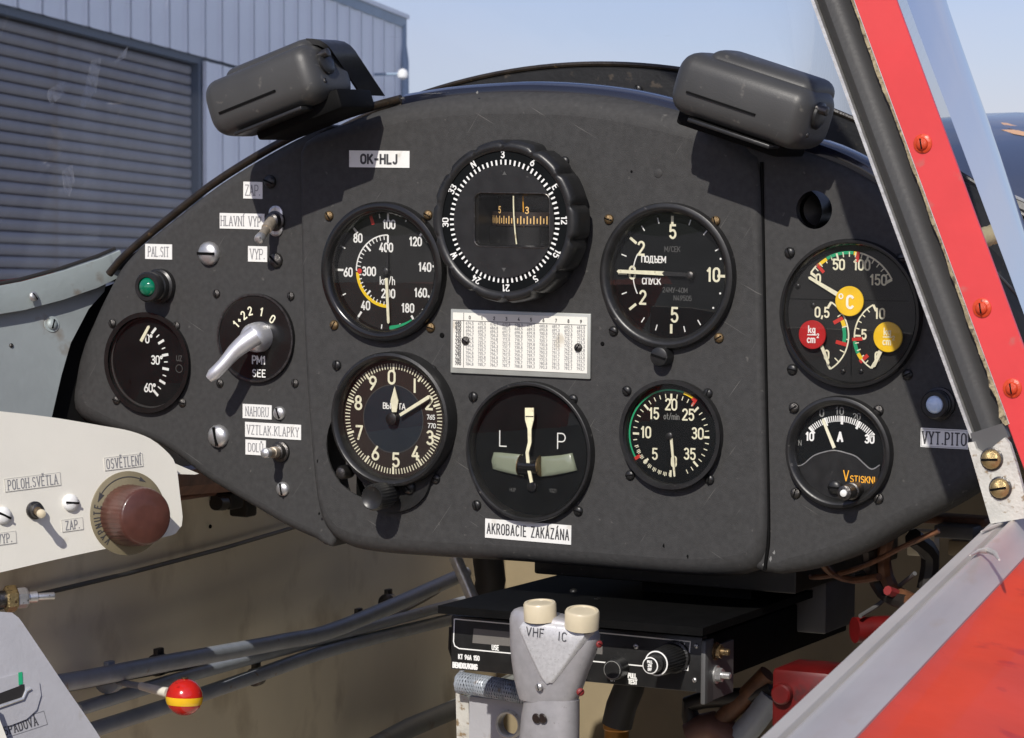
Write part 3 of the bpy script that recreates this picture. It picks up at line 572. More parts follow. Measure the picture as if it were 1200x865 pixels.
mb = MB(); po = [(615.2, 478), (625.4, 478), (625.4, 492), (622.6, 503), (622.6, 519), (619.4, 531), (621.3, 549), (624.3, 565), (621.0, 566), (617.4, 549), (615.8, 530), (618.6, 518), (618.2, 503), (615.2, 492)]
mb.prism([at(*p, y=yn+.0005) for p in po], V((0, .0007, 0))); ndl = part(root, 'needle', mb, 'lume', smooth=False)
mb = MB(); mb.prism([at(*p, y=yn+.0003) for p in [(615.8, 487.6), (625, 487.6), (625, 488.6), (615.8, 488.6)]], V((0, .0001, 0))); part(ndl, 'band', mb, 'dial_brown', smooth=False)
mb = MB(); mb.lathe([(.0030, 0), (.0030, .0016), (.0022, .0020)], at(624, 570, y=yf), n=20, cap1=True); part(root, 'hub', mb, 'black_satin')
gscrews(root, [(554, 465), (671, 468), (558, 592), (677, 599)], YC, 'black_satin', 6); glass(root, 'turn', .0012)

# ---- variometer
root, d, yf = gauge('vario', 'vertical_speed_indicator', 'black climb gauge with wide grey rim, cream needle pointing left to zero', 'variometer', 'round flight gauges on the panel', 'dial_black', 'black_satin')
C = at(787.3, 322, y=yf); q = 1/ppm(C)
mb = MB()
for a in (-90, 0, 180, 90, -52, -128): tick(mb, C, a, 58*q, 69*q, 3.2*q)
part(d, 'main_marks', mb, 'lume', smooth=False, solid=False)
mb = MB()
for a in (-16, -35, -71, 20, 40, 62, -111, -146, -163, 165, 147): tick(mb, C, a, 62*q, 69*q, 1.4*q)
for a in (125, 108, 72): P = pol(C, a, 65*q); disc(mb, P+V((0, -.0001, 0)), 1.3*q, 8)
for a0, a1 in ((-84, -62), (-118, -97)): arc(mb, C, a0, a1, 50*q, 1.4*q)
ptext(mb, 'ПОДЪЕМ', 766, 304, 7, yf, 1.4, 1.05, sp=.16); ptext(mb, 'СПУСК', 763.5, 329.5, 7, yf, 1.4, 1.05, sp=.16)
part(d, 'lettering', mb, 'print_white', smooth=False, solid=False)
mb = MB(); ptext(mb, 'М/СЕК', 788, 292, 6, yf, .9); ptext(mb, '24МУ-40М', 791, 340, 5.5, yf, .9); ptext(mb, 'N49505', 800, 349.5, 5.5, yf, .9)
part(d, 'dim_lettering', mb, 'print_dim', smooth=False, solid=False)
mb = MB()
for s, u, v, h in (('5', 788.5, 271.5, 15), ('2', 751.5, 291, 15), ('0', 741, 319.5, 14), ('2', 753.3, 348.5, 15), ('5', 790.6, 369, 16), ('10', 836, 322, 15)): ptext(mb, s, u, v, h, yf, 2.6, .95, sp=.24)
part(d, 'numerals', mb, 'lume', smooth=False, solid=False)
needle(root, (778.5, 320.5), (724.5, 318), yf-.003, 5.0, 4.0, 'lume'); needle(root, (812, 322.5), (778, 320.5), yf-.003, 4.0, 5, 'black_satin', name='needle_tail')
mb = MB(); mb.lathe([(.0022, 0), (.0022, .0035), (.0014, .004)], at(811, 322.5, y=yf), n=20, cap1=True); part(root, 'hub', mb, 'steel_dark')
gscrews(root, [(713, 257), (838, 259), (842, 396)], YC, 'brass', 6); gscrews(root, [(718.5, 388)], YC, 'black_satin', 6); glass(root, 'vario')
P0 = at(779, 417, y=YC); mb = MB(); mb.lathe([(.0058, 0), (.0058, .006), (.0052, .0085), (.004, .009)], P0, n=28, cap1=True); ak = part(root, 'zero_adjuster', mb, 'black_satin')
mb = MB(); a_, b_ = rotu(15); mb.box(P0+V((0, -.0091, 0)), (.009, .0008, .0012), R=Matrix((a_, V((0, 1, 0)), b_)).transposed()); part(ak, 'slot', mb, 'black_matt')

# ---- tachometer
root, d, yf = gauge('rpm', 'tachometer', 'small black tachometer with thin green arc, needle at zero, below the climb gauge', 'tachometer', None, 'dial_black', 'black_satin')
C = at(786.3, 510.3, y=yf); q = 1/ppm(C)
mb = MB()
for i in range(-36, 26):
    a = i*4.5 if False else None
for i in range(0, 38):
    a = -180+i*9
    tick(mb, C, a, (41 if i % 5 == 0 else 44)*q, 49*q, (2.6 if i % 5 == 0 else 1.1)*q)
for i in range(0, 16): tick(mb, C, -180+i*4.5+2.2, 44*q, 48*q, .8*q)
for s, u, v in (('20', 786.5, 474), ('15', 766.5, 484.5), ('25', 806.5, 486), ('10', 757, 506.5), ('30', 817.5, 508), ('5', 767.5, 532), ('35', 808.3, 532), ('0', 789.8, 541)): ptext(mb, s, u, v, 12.3, yf, 2., .92, sp=.2)
part(d, 'numerals', mb, 'lume', smooth=False, solid=False)
mb = MB(); ptext(mb, 'ot/min', 787, 488, 7, yf, .9, .95, sp=.16); part(d, 'lettering', mb, 'print_grey', smooth=False, solid=False)
mb = MB(); arc(mb, C, -121, 17, 53.5*q, 2.0*q); part(d, 'green_arc', mb, 'print_green', smooth=False, solid=False)
mb = MB(); arc(mb, C, 17.5, 33, 53*q, 3*q); part(d, 'yellow_arc', mb, 'print_yellow', smooth=False, solid=False)
mb = MB(); tick(mb, C, 36, 45*q, 55*q, 3.4*q); tick(mb, C, -123, 47*q, 56*q, 4*q); tick(mb, C, 33, 50*q, 54*q, 4*q); part(d, 'red_marks', mb, 'print_red', smooth=False, solid=False)
needle(root, (786.4, 514), (790.3, 558), yf-.002, 3.4, 2.2, 'lume')
mb = MB(); mb.lathe([(.0020, 0), (.0020, .0028), (.0014, .0032)], at(786.3, 510.5, y=yf), n=20, cap1=True); part(root, 'hub', mb, 'black_satin')
gscrews(root, [(734, 458), (829, 461), (738, 557), (831, 562)], YC, 'black_satin', 6); glass(root, 'rpm')

# ---- triple engine gauge
root, d, yf = gauge('tri', 'engine_gauge', 'triple engine gauge with two yellow discs and one red disc', 'engine gauge', None, 'dial_grey', 'black_gloss')
C = at(995.5, 354, y=yf); q = 1/ppm(C)
CL = at(951.5, 392.5, y=yf); CRr = at(1041, 395.5, y=yf)
w_ = MB()
arc(w_, C, -56, -43, 59*q, 2*q); arc(w_, C, 12, 62, 59*q, 2.0*q)
for i in range(16):
    a = -56+i*118/15; tick(w_, C, a, (50 if i % 5 == 0 else 53)*q, 59*q, (3.4 if i in (0, 15) else 2.4 if i % 5 == 0 else 1.3)*q)
arc(w_, CL, 31, 149, 46*q, 1.8*q); arc(w_, CRr, -27, -151, 42*q, 1.8*q)
for i, a in enumerate((31, 55, 75, 95, 115, 132, 149)): tick(w_, CL, a, 39*q, 46*q, (3 if i in (0, 6) else 1.4)*q)
for i in range(11):
    a = -27-i*12.4; tick(w_, CRr, a, (34 if i % 5 == 0 else 37)*q, 42*q, (3 if i in (0, 10) else 2.2 if i == 5 else 1.3)*q)
part(d, 'scale_marks', w_, 'lume', smooth=False, solid=False)
mb = MB()
for s, u, v, h in (('50', 983, 310, 11.5), ('100', 1010, 310.5, 11.5), ('150', 1029.5, 328, 11.5), ('0', 959, 326.5, 10), ('0,5', 963.5, 366, 11), ('0', 968.7, 416, 10.5), ('10', 1031, 367.5, 11.5), ('5', 1012.5, 392, 10.5), ('0', 1028.3, 418, 10.5)): ptext(mb, s, u, v, h, yf, 2.1, .95, sp=.22)
part(d, 'numerals', mb, 'lume', smooth=False, solid=False)
mb = MB(); arc(mb, C, -30, 4, 58*q, 3.6*q); arc(mb, CL, 76, 100, 41*q, 4.5*q); arc(mb, CRr, -98, -118, 42*q, 4.5*q); part(d, 'green_arcs', mb, 'print_green', smooth=False, solid=False)
mb = MB(); arc(mb, C, -42, -30.5, 57.5*q, 4*q); arc(mb, C, 4.5, 8, 57.5*q, 4.5*q); arc(mb, CL, 64, 75.5, 42*q, 5*q); arc(mb, CRr, -118.5, -129, 42*q, 4.5*q); part(d, 'yellow_arcs', mb, 'print_yellow', smooth=False, solid=False)
mb = MB(); tick(mb, C, -44, 47*q, 60*q, 4*q); tick(mb, C, 10, 48*q, 60*q, 4*q); tick(mb, CL, 61, 31*q, 44*q, 4.5*q); tick(mb, CL, 103, 31*q, 45*q, 4.5*q); tick(mb, CRr, -95, 32*q, 45*q, 4.*q); tick(mb, CRr, -131, 33*q, 46*q, 4.5*q); part(d, 'red_marks', mb, 'print_red', smooth=False, solid=False)
mb = MB(); mb.strip([at(925, 350, y=yf), at(979, 351.5, y=yf)], 1.1*q, NY); mb.strip([at(1012, 352, y=yf), at(1065, 353, y=yf)], 1.1*q, NY); mb.strip([at(997.5, 402, y=yf), at(997.5, 440, y=yf)], 1.1*q, NY); part(d, 'divider_line', mb, 'black_matt', smooth=False, solid=False)
needle(root, (981, 345), (948.5, 325.5), yf-.0016, 5.0, 3.4, 'lume'); needle(root, (962, 404), (970.5, 426), yf-.0016, 4, 3.4, 'lume'); needle(root, (1032, 411), (1024, 429), yf-.0016, 5, 4, 'lume')
for (u, v, r, m, lb) in ((995.5, 353, 17.6, 'disc_yellow', 'yellow centre disc marked °C'), (952, 392.3, 17, 'disc_red', 'red disc'), (1040.6, 395, 17.8, 'disc_yellow', 'yellow disc marked kg/cm²')):
    P = at(u, v, y=yf-.0028); mb = MB(); mb.lathe([(r*q*.5, -.0026), (r*q*.5, -.0006), (r*q, -.0006), (r*q, .0002), (r*q*.97, .0004)], P, n=40, cap1=True); dd = part(root, 'cover_disc', mb, m, lb)
    mb = MB(); yy = yf-.0034
    if u == 995.5: mb.strip([P+V((-.0048+.0011*math.cos(t), yy-P.y, .0026+.0013*math.sin(t))) for t in [2*math.pi*i/14 for i in range(14)]], .0007, NY, True); ptext(mb, 'C', 996, 354, 14, yy, 3., 1.05)
    else:
        du = u-952; dv = v-392.3; ptext(mb, 'kg', 951.3+du, 386+dv, 8, yy, 1.5, 1.); mb.strip([at(946+du, 392.3+dv, y=yy), at(957+du, 392.6+dv, y=yy)], 1.3*q, NY); ptext(mb, 'cm', 950.5+du, 397.5+dv, 8, yy, 1.5, 1.); ptext(mb, '2', 958.5+du, 393.5+dv, 4.5, yy, 1)
    part(dd, 'lettering', mb, 'print_white' if u < 1040 else 'lume', smooth=False, solid=False)
gscrews(root, [(925, 296), (1056, 303), (928, 433), (1063, 439)], YS, 'black_satin', 6.5)
for (u, v) in ((935, 335), (988, 435), (1009, 435), (953, 357.5)): P = at(u, v, y=yf); screw(d, P, 3.2/ppm(P), 'black_satin')
glass(root, 'tri', .002)

# ---- ammeter
root, d, yf = gauge('amm', 'ammeter', 'small black ammeter marked A with yellow V STISKNI lettering and push button', 'ammeter', None, 'dial_black', 'black_satin')
C = at(984, 544, y=yf); q = 1/ppm(C); mb = MB()
for i in range(33):
    a = -43+i*91/32; tick(mb, C, a, (47 if i % 8 == 0 else 50)*q, 57*q, (3.0 if i % 8 == 0 else 1.3)*q)
ptext(mb, '10', 949, 511.5, 9, yf, 2., .95, sp=.22); ptext(mb, '30', 1019, 514.5, 9, yf, 2., .95, sp=.22); ptext(mb, 'A', 984.5, 512, 10, yf, 2.6, 1.0)
part(d, 'scale_marks', mb, 'print_white', smooth=False, solid=False)
mb = MB(); ptext(mb, '0', 963, 483.5, 9, yf, 1.6); ptext(mb, '10', 984, 481.5, 8.5, yf, 1.3, sp=.3); ptext(mb, '20', 1004, 488, 7, yf, 1); ptext(mb, 'N', 937.5, 519, 6, yf, .8); part(d, 'dim_numerals', mb, 'print_grey', smooth=False, solid=False)
yc = yf-.0022
cv = [p for p, _ in smooth_poly([(at(u, v, y=yc), 0) for u, v in ((930, 543), (936, 546), (943, 543), (953, 534.5), (965, 530), (978, 528), (992, 531), (1003, 535), (1012, 543), (1019, 549), (1024, 549.5), (1031, 545))], .001, False)]
mb = MB(); lo = [V((p.x, p.y, C.z-.0225)) for p in cv]
uu, vv, Rr, Rin_, yp, h, dep = G['amm']; cc = GC['amm']
loz = [cc.z-math.sqrt(max(1e-8, (Rin_-.0002)**2-(p.x-cc.x)**2)) for p in cv]; lo = [V((p.x, p.y, z)) for p, z in zip(cv, loz)]
mb.loft([cv, lo], closed_ring=False); mb.loft([cv, [p+V((0, .002, 0)) for p in cv]], closed_ring=False); msk = part(root, 'cover_plate', mb, 'black_satin', smooth=False)
mb = MB(); mb.tube(cv, .00038, 6); part(msk, 'edge_line', mb, 'steel')
mb = MB(); ptext(mb, 'V', 991.5, 557.5, 12, yc, 1.3, .95); ptext(mb, 'STISKNI', 1011, 562, 7.3, yc, 1.1, 1.05, sp=.2); part(msk, 'lettering', mb, 'print_orange', smooth=False, solid=False)
needle(root, (977.5, 525), (964.3, 492.5), yf-.0015, 4.0, 3.0, 'lume')
P = at(979, 571, y=yc-.0005); screw(root, P, 9/ppm(P), 'black_satin', ang=2)
K0 = at(1003, 574, y=yc); mb = MB(); mb.lathe([(.0048, 0), (.0048, .008), (.0040, .0085), (.0040, .018), (.0030, .0185)], K0, n=26, cap1=True); kb = part(root, 'push_button', mb, 'steel_dark', 'metal push button with white tip')
mb = MB(); mb.lathe([(.0020, .0185), (.0019, .0195), (.001, .020)], K0, n=16, cap1=True); part(kb, 'white_tip', mb, 'label_white')
gscrews(root, [(930, 478), (1029, 481), (932, 578), (1029, 584)], YS, 'steel_dark', 6.5)
u__, v__, *_r = G['amm']
mb = MB(); mb.lathe([(Rin_+.0004, .0045), (Rin_*.5, .0049), (.001, .0050)], cc, n=48, cap1=True)
# the glass only covers the scale window, above the cover plate
gl = MB(); top = [V((cc.x+(Rin_)*math.cos(t), yc-.0006, cc.z+(Rin_)*math.sin(t))) for t in [math.radians(200-i*220/30) for i in range(31)]]
gl.add(top+[p+V((0, -.0006, 0)) for p in cv[::-1]], [tuple(range(len(top)+len(cv)))]); part(root, 'glass', gl, 'dial_glass', smooth=False, solid=False)

# ---- clinometer / flap gauge on the left
root, d, yf = gauge('clino', 'flap_angle_gauge', 'narrow-rimmed black gauge marked 0°, 30° and 60° at the far left of the panel', 'gauge', None, 'dial_black', 'black_gloss')
C = at(152, 424, y=yf); q = 1/ppm(C); mb = MB()
for i in range(11):
    a = 42+i*9.2; tick(mb, C, a, (46 if i % 2 == 0 else 48)*q, (55 if i % 2 == 0 else 53)*q, (3 if i % 2 == 0 else 1.3)*q)
for s, u, v in (('0°', 174.5, 397), ('30°', 184, 422), ('60°', 175.8, 454.5)): ptext(mb, s, u, v, 9.5, yf, 1.7, .95, sp=.18)
part(d, 'numerals', mb, 'print_white', smooth=False, solid=False)
mb = MB(); ptext(mb, 'ÚZ'.replace('Ú', 'U'), 210, 420, 6, yf, .9); arc(mb, at(210, 432, y=yf), 0, 360, 4.5*q, .8*q, 20); part(d, 'dim_lettering', mb, 'print_dim', smooth=False, solid=False)
needle(root, (165, 400), (174, 383), yf-.0012, 4, 3.4, 'lume')
gscrews(root, [(131, 379), (206, 382), (136, 469), (213, 472)], YS, 'steel_dark', 5.2); glass(root, 'clino', .0012)

# ---- magneto switch
c = at(299.5, 396, y=YS-.002); c = V((c.x, YS, c.z)); R = .0268
root = thing('magneto_switch', 'round black magneto switch marked 1+2 2 1 0 with bright metal lever', 'switch', c)
mb = MB(); mb.lathe([(R, 0), (R, .0022), (R-.0006, .003), (R-.0012, .003), (R-.0016, .0026)], c, n=64, cap1=True); d = part(root, 'dial_plate', mb, 'black_gloss')
mb = MB(); mb.lathe([(R-.0002, .0026), (R+.0002, .0033), (R-.0010, .0033), (R-.0012, .0026)], c, n=64); part(root, 'rim', mb, 'steel_dark')
yf = YS-.0028; mb = MB()
for s, u, v, r in (('1', 276.6, 380, -50), ('+', 280.4, 375.2, -47), ('2', 285.6, 369.5, -36), ('2', 293, 364.5, -14), ('1', 306.5, 365.5, 12), ('0', 319.3, 374, 34)): ptext(mb, s, u, v, 9 if s != '+' else 6, yf, 1.7, 1.0, rot=r)
part(d, 'numerals', mb, 'lume', smooth=False, solid=False)
mb = MB(); ptext(mb, 'PM1', 303.3, 422, 9, yf, 1.7, 1.05, sp=.2); ptext(mb, 'SEE', 303.5, 437.5, 8, yf, 1.4, 1.15, sp=.3); part(d, 'lettering', mb, 'print_white', smooth=False, solid=False)
hc = at(303, 395, y=YS-.004); mb = MB(); mb.lathe([(.0092, 0), (.0092, .004), (.0085, .009), (.0068, .0125), (.004, .014)], V((hc.x, YS-.002, hc.z)), n=32, cap1=True); part(root, 'hub', mb, 'chrome')
pa = [(300, 393, .014), (288, 401, .018), (274, 413, .022), (262, 427, .026), (250, 439, .029), (245, 444, .030)]
mb = MB(); pts = [at(u, v, y=YS-y) for u, v, y in pa]; pts = [p for p, _ in smooth_poly([(p, 0) for p in pts], .004, False)]
nn = len(pts); mb.tube(pts, .004, 14, rr=[.0062-.0022*min(1, i/(nn*.5)) + (.0012 if i > nn*.8 else 0) if i < nn-1 else .0026 for i in range(nn)]); part(root, 'lever', mb, 'chrome', 'curved polished lever')

# ---- compass
c = cmpC; R = .0468
root = thing('magnetic_compass', 'large black compass with scalloped rim, white degree ring and orange-marked card window', 'compass', c)
H = .024
def scal(a, r, h): return 1-(.050*max(0, math.cos(14*a))**6 if (r > .043 and .006 < h < H-.0005) else 0)
mb = MB(); mb.lathe([(R-.003, 0), (R-.003, .006), (R, .0065), (R, .010), (R, H-.006), (R-.0012, H-.001), (R-.003, H), (.0412, H), (.0400, H-.0015)], c, n=168, mult=scal, cap1=False); part(root, 'bezel', mb, 'black_satin', angle=60)
yr = YC-H+.0022; CC = V((c.x, yr, c.z)); mb = MB(); mb.lathe([(.0404, 0), (.0318, 0)], CC, n=72); ring = part(root, 'degree_ring', mb, 'dial_black')
mb = MB(); q = 1/ppm(CC)
for i in range(72):
    a = i*5+1; tick(mb, CC+V((0, -.0002, 0)), a, (.0316 if i % 2 == 0 else .0325), .0352, 2.3*q if i % 2 == 0 else 2.0*q)
part(ring, 'scale_marks', mb, 'print_white', smooth=False, solid=False)
mb = MB(); mbb = MB()
for i, s in enumerate(('3', '6', 'E', '12', '15', 'S', '21', '24', 'W', '30', '33', 'N')):
    a = i*30-2; P = pol(CC, a, .0382)+V((0, -.0002, 0)); ux, uy = rotu(a); text(mb, s, P, ux, uy, 7.6*q, 1.5*q, 1.05, sp=.24)
part(ring, 'numerals', mb, 'print_white', smooth=False, solid=False)
yi = yr-.0012; mb = MB()
CI = V((c.x, yi, c.z)); wx0, wx1, wz0, wz1 = -.0225, .0225, -.0132, .0162
wc = at(599.5, 258, y=yi); wx, wz = wc.x-c.x, wc.z-c.z
outer = [V((c.x+.0322*math.cos(t), yi, c.z+.0322*math.sin(t))) for t in [2*math.pi*i/72 for i in range(72)]]
def rrect(cx, cz, w, h, r, y, n=5):
    o = []
    for sx, sz, a0 in ((1, 1, 0), (-1, 1, 90), (-1, -1, 180), (1, -1, 270)):
        for i in range(n+1):
            a = math.radians(a0+90*i/n); o.append(V((cx+sx*(w/2-r)+r*math.cos(a), y, cz+sz*(h/2-r)+r*math.sin(a))))
    return o
W_, H_ = .0475, .0300
inn = rrect(wc.x, wc.z, W_, H_, .004, yi); tri = tessellate_polygon([[V((p.x, p.z, 0)) for p in outer], [V((p.x, p.z, 0)) for p in inn[::-1]]])
mb.add(outer+inn[::-1], [tuple(t) for t in tri]); inn2 = rrect(wc.x, wc.z-.0003, W_-.002, H_-.002, .0035, yi+.003)
mb.loft([inn, inn2], caps=False); mb.loft([inn2, [p+V((0, .022, 0)) for p in inn2]], caps=False); mb.loft([outer, [p+V((0, .002, 0)) for p in outer]], caps=False); part(root, 'face_plate', mb, 'black_satin', angle=30)
mb = MB(); mb.loft([inn, rrect(wc.x, wc.z, W_+.0008, H_+.0008, .0043, yi-.0004), rrect(wc.x, wc.z, W_+.0016, H_+.0016, .0046, yi-.0001)], caps=False); part(root, 'window_rim', mb, 'steel_dark')
cb = V((wc.x, yi+.0235, wc.z)); mb = MB(); rc = .0235   # compass card: a curved drum
def drum(a, z, r=rc): return V((wc.x+r*math.sin(math.radians(a)), yi+.0255-r*math.cos(math.radians(a))+.002, wc.z+z))
mb.loft([[drum(a, -.0035) for a in range(-80, 81, 8)], [drum(a, .0045) for a in range(-80, 81, 8)]], closed_ring=False); card = part(root, 'compass_card', mb, 'dial_brown', solid=False)
mb = MB()
for i in range(-16, 17):
    a = i*4.6; h0 = .0000 if i % 2 else -.0004; h1 = .0032 if i % 2 == 0 else .0020
    mb.add([drum(a-.8, h0-.002, rc+.0002), drum(a+.8, h0-.002, rc+.0002), drum(a+.8, h1-.001, rc+.0002), drum(a-.8, h1-.001, rc+.0002)], [(0, 1, 2, 3)])
for s, a in (('5', -27), ('3', 18), ('N', 62)): P = drum(a, .0056, rc+.0003); t = math.radians(a); text(mb, s, P, V((math.cos(t), math.sin(t), 0)), ZU, .0036, .0006, 1.)
part(card, 'card_marks', mb, 'card_orange', smooth=False, solid=False)
mb = MB(); mb.loft([[drum(a, -.016, rc+.002) for a in range(-80, 81, 16)], [drum(a, -.004, rc+.002) for a in range(-80, 81, 16)]], closed_ring=False); mb.box(cb+V((0, .004, 0)), (.05, .002, .032)); part(root, 'bowl', mb, 'black_gloss')
mb = MB(); mb.tube([V((wc.x+.0005+.0022*(t/8)**2, yi+.0012, wc.z+.0138-.0275*t/8)) for t in range(9)], .00042, 6); part(root, 'lubber_line', mb, 'lume')
mb = MB(); mb.tube([V((wc.x+.0040+.0012*(t/8), yi+.0062, wc.z+.0138-.0275*t/8)) for t in range(9)], .00035, 6); part(root, 'lubber_line', mb, 'print_orange')
mb = MB(); mb.add(rrect(wc.x, wc.z, W_-.001, H_-.001, .0035, yi+.0008), [tuple(range(24))]); part(root, 'glass', mb, 'dial_glass', smooth=False, solid=False)
mb = MB(); P = V((c.x+.0005, yi, c.z+.0265)); mb.prism([P+V((-.0014, -.0002, 0)), P+V((.0014, -.0002, 0)), P+V((0, -.0002, .0022))], V((0, .0001, 0))); part(root, 'index_mark', mb, 'print_dim', smooth=False); mb = MB(); mb.prism([P+V((-.0014, -.0002, -.053)), P+V((.0014, -.0002, -.053)), P+V((0, -.0002, -.0552))], V((0, .0001, 0))); part(root, 'index_mark', mb, 'print_dim', smooth=False)

# ---- correction chart
P0 = at(528, 362, y=YC-.0018); P1 = at(691.5, 444.5, y=YC-.0018); cx, cz = (P0.x+P1.x)/2, (P0.z+P1.z)/2; w, h = P1.x-P0.x, P0.z-P1.z
root = thing('correction_chart', 'white card of printed number columns in a grey border under the compass', 'chart card', (cx, YC, cz))
mb = MB(); mb.box((cx, YC-.0009, cz), (w, .0018, h), bev=.0005); fr = part(root, 'border_plate', mb, 'chart_border')
mb = MB(); mb.box((cx, YC-.0020, cz+.0006), (w-.0036, .0004, h-.0052)); card = part(root, 'card', mb, 'chart_paper', smooth=False)
yt = YC-.0023; mb = MB(); q = 1/ppm((cx, yt, cz)); x0 = cx-w/2+.0018; top = cz+h/2-.0020
mb.strip([V((x0+.0002, yt, top-.0046)), V((x0+w-.0042, yt, top-.0046))], .0003, NY); mb.strip([V((x0+.0072, yt, top)), V((x0+.0072, yt, top-h+.0055))], .0003, NY)
rnd = random.Random(3); colw = (w-.0036-.0072)/10; rowh = (h-.0115)/12
for j in range(10): text(mb, str(j), V((x0+.0072+colw*(j+.5), yt, top-.0026)), XU, ZU, .0018, .0004)
part(card, 'chart_ruling', mb, 'label_ink_dark', smooth=False, solid=False)
mb = MB()
for i in range(12):
    zr = top-.0046-rowh*(i+.62); text(mb, str(680+10*i) if i != 4 and i != 5 else str(680+10*i), V((x0+.0036, yt, zr)), XU, ZU, .0017, .00042, sp=.3)
part(card, 'row_headings', mb, 'label_ink_dark', smooth=False, solid=False)
mb = MB()
for i in range(12):
    zr = top-.0046-rowh*(i+.62)
    for j in range(10):
        if (i in (4, 5) and j == 0) or (i in (5, 6) and j == 9 and False): pass
        val = 680+10*i+j+rnd.choice((.3, .5, .7, .8)); text(mb, '%.1f' % (val-8) if False else ('%.1f' % (val-6)).replace('.', ','), V((x0+.0072+colw*(j+.5), yt, zr)), XU, ZU, .0015, .00026, sp=.28)
part(card, 'chart_figures', mb, 'label_ink', smooth=False, solid=False)
gscrews(root, [(545, 399.5), (677, 407.5)], YC-.002, 'steel_dark', 5.2)

# ---- stick-on labels
def label(name, lab, box, y, s, hp, wp=1.3, wf=.8, serif=True, rot=0, sp=.22, ink='label_ink', grp='white stick-on labels', cut=None):
    l, t, r, b = box; P = at((l+r)/2, (t+b)/2, y=y-.0005); q = 1/ppm(P); w = (r-l)*q/.895; h = (b-t)*q*.985
    root = thing(name, lab, 'label', (P.x, y, P.z), grp); ux, uy = rotu(rot)
    c4 = [P+ux*(sx*w/2)+uy*(sz*h/2) for sx, sz in ((-1, 1), (1, 1), (1, -1), (-1, -1))]
    mb = MB(); mb.prism(c4, V((0, .00045, 0))); pl = part(root, 'plate', mb, 'label_white', smooth=False)
    mb = MB(); text(mb, s, P+V((0, -.0001, 0)), ux, uy, hp*q, wp*q, wf, sp=sp, serif=serif); part(pl, 'lettering', mb, ink, smooth=False, solid=False)
    if cut:
        mb = MB(); e = .0006; c5 = [P+ux*(sx*(w/2-e))+uy*(sz*(h/2-e))+V((0, -.0001, 0)) for sx, sz in ((-1, 1), (1, 1), (1, -1), (-1, -1))]; mb.strip(c5, .00022, NY, True); part(pl, 'border_line', mb, 'label_ink', smooth=False, solid=False)
    return root
label('placard', 'white placard with bold black registration OK-HLJ left of the compass', (408, 176.5, 480.5, 196.5), YC, 'OK-HLJ', 10, 2.6, 1.15, ink='label_ink_dark', rot=0, sp=.32)
label('placard', 'small white label ZAP. at the top of the left switches', (284.5, 213, 308, 233), YS, 'ZAP.', 12, 1.0, .78, sp=.14, rot=.5)
label('placard', 'white label HLAVNÍ VYP. beside the upper toggle', (256, 250, 311, 268.5), YS, 'HLAVNÍ VYP.', 11, 1.1, .72, sp=.18, rot=0)
label('placard', 'small white label VYP. below the upper toggle', (290, 288.5, 313.5, 307), YS, 'VYP.', 11.5, 1., .78, sp=.14)
label('placard', 'white label PAL.SIT above the green lamp', (169, 286, 202.5, 304), YS, 'PAL.SIT', 11, 1.1, .62, sp=.15)
label('placard', 'white label NAHORU above the lower toggle', (283.5, 474, 319, 491), YS, 'NAHORU', 10.5, 1., .66, sp=.17)
label('placard', 'long white label VZTLAK.KLAPKY above the lower toggle', (285.5, 496, 354, 514), YS, 'VZTLAK.KLAPKY', 10.5, 1.0, .70, sp=.2)
label('placard', 'small white label DOLŮ left of the lower toggle', (287, 515.5, 312, 533.5), YS, 'DOLŮ', 9.5, 1.0, .78, sp=.18)
label('placard', 'white placard AKROBACIE ZAKÁZÁNA under the turn gauge', (568, 611.5, 669, 634.5), YC, 'AKROBACIE ZAKÁZÁNA', 12, 1.5, .62, False, sp=.2, ink='label_ink_dark', rot=.6)
label('placard', 'shaded white placard VYT.PITO beside the windscreen frame', (1080.5, 502.5, 1132.5, 525.5), YS, 'VYT.PITO', 14, 1.7, .72, sp=.2, ink='label_ink_dark', cut=True)

# ---- toggles and lamps on the panel
def toggle(name, lab, P, plate, tip, r0_=.0042, grp=None):
    root = thing(name, lab, 'toggle switch', P, grp)
    if plate:
        w, h = plate; mb = MB(); po = rrect(P.x, P.z, w, h, w*.48, P.y-.0012); mb.prism(po, V((0, .0012, 0))); mb.loft([rrect(P.x, P.z, w-.002, h-.002, w*.42, P.y-.0018), po], caps=False); mb.add(rrect(P.x, P.z, w-.002, h-.002, w*.42, P.y-.0018), [tuple(range(24))]); part(root, 'mounting_plate', mb, 'steel')
    mb = MB(); mb.lathe([(.0062, 0), (.0062, .002), (.0050, .0026), (.0046, .0060), (.0030, .0068)], P, n=24, cap1=True); part(root, 'collar', mb, 'steel_dark')
    mb = MB(); a = P+V((0, -.005, 0)); b = V(tip); m1 = a.lerp(b, .45); m2 = a.lerp(b, .88)
    mb.tube([a, a.lerp(b, .25), m1, m1.lerp(b, .02), m2, m2.lerp(b, .1), b], .003, 14, rr=[.0034, .0036, .0033, .0027, .0026, .0030, .0024]); part(root, 'lever', mb, 'lever_metal')
    mb = MB(); d_ = (b-a).normalized(); mb.lathe([(.0029, -.003), (.0032, 0), (.0028, .0016), (.0014, .0026)], b, d_, n=16, cap1=True); part(root, 'tip', mb, 'steel')
    return root
toggle('toggle_switch', 'upper metal toggle switch on a bright oval plate beside HLAVNÍ VYP.', at(324, 259, y=YS), (.0098, .0185), at(304, 280, y=-.021))
toggle('toggle_switch', 'lower metal toggle switch beside the flap labels, lever pointing left', at(329.5, 529, y=YS), None, at(311.5, 531, y=-.021))
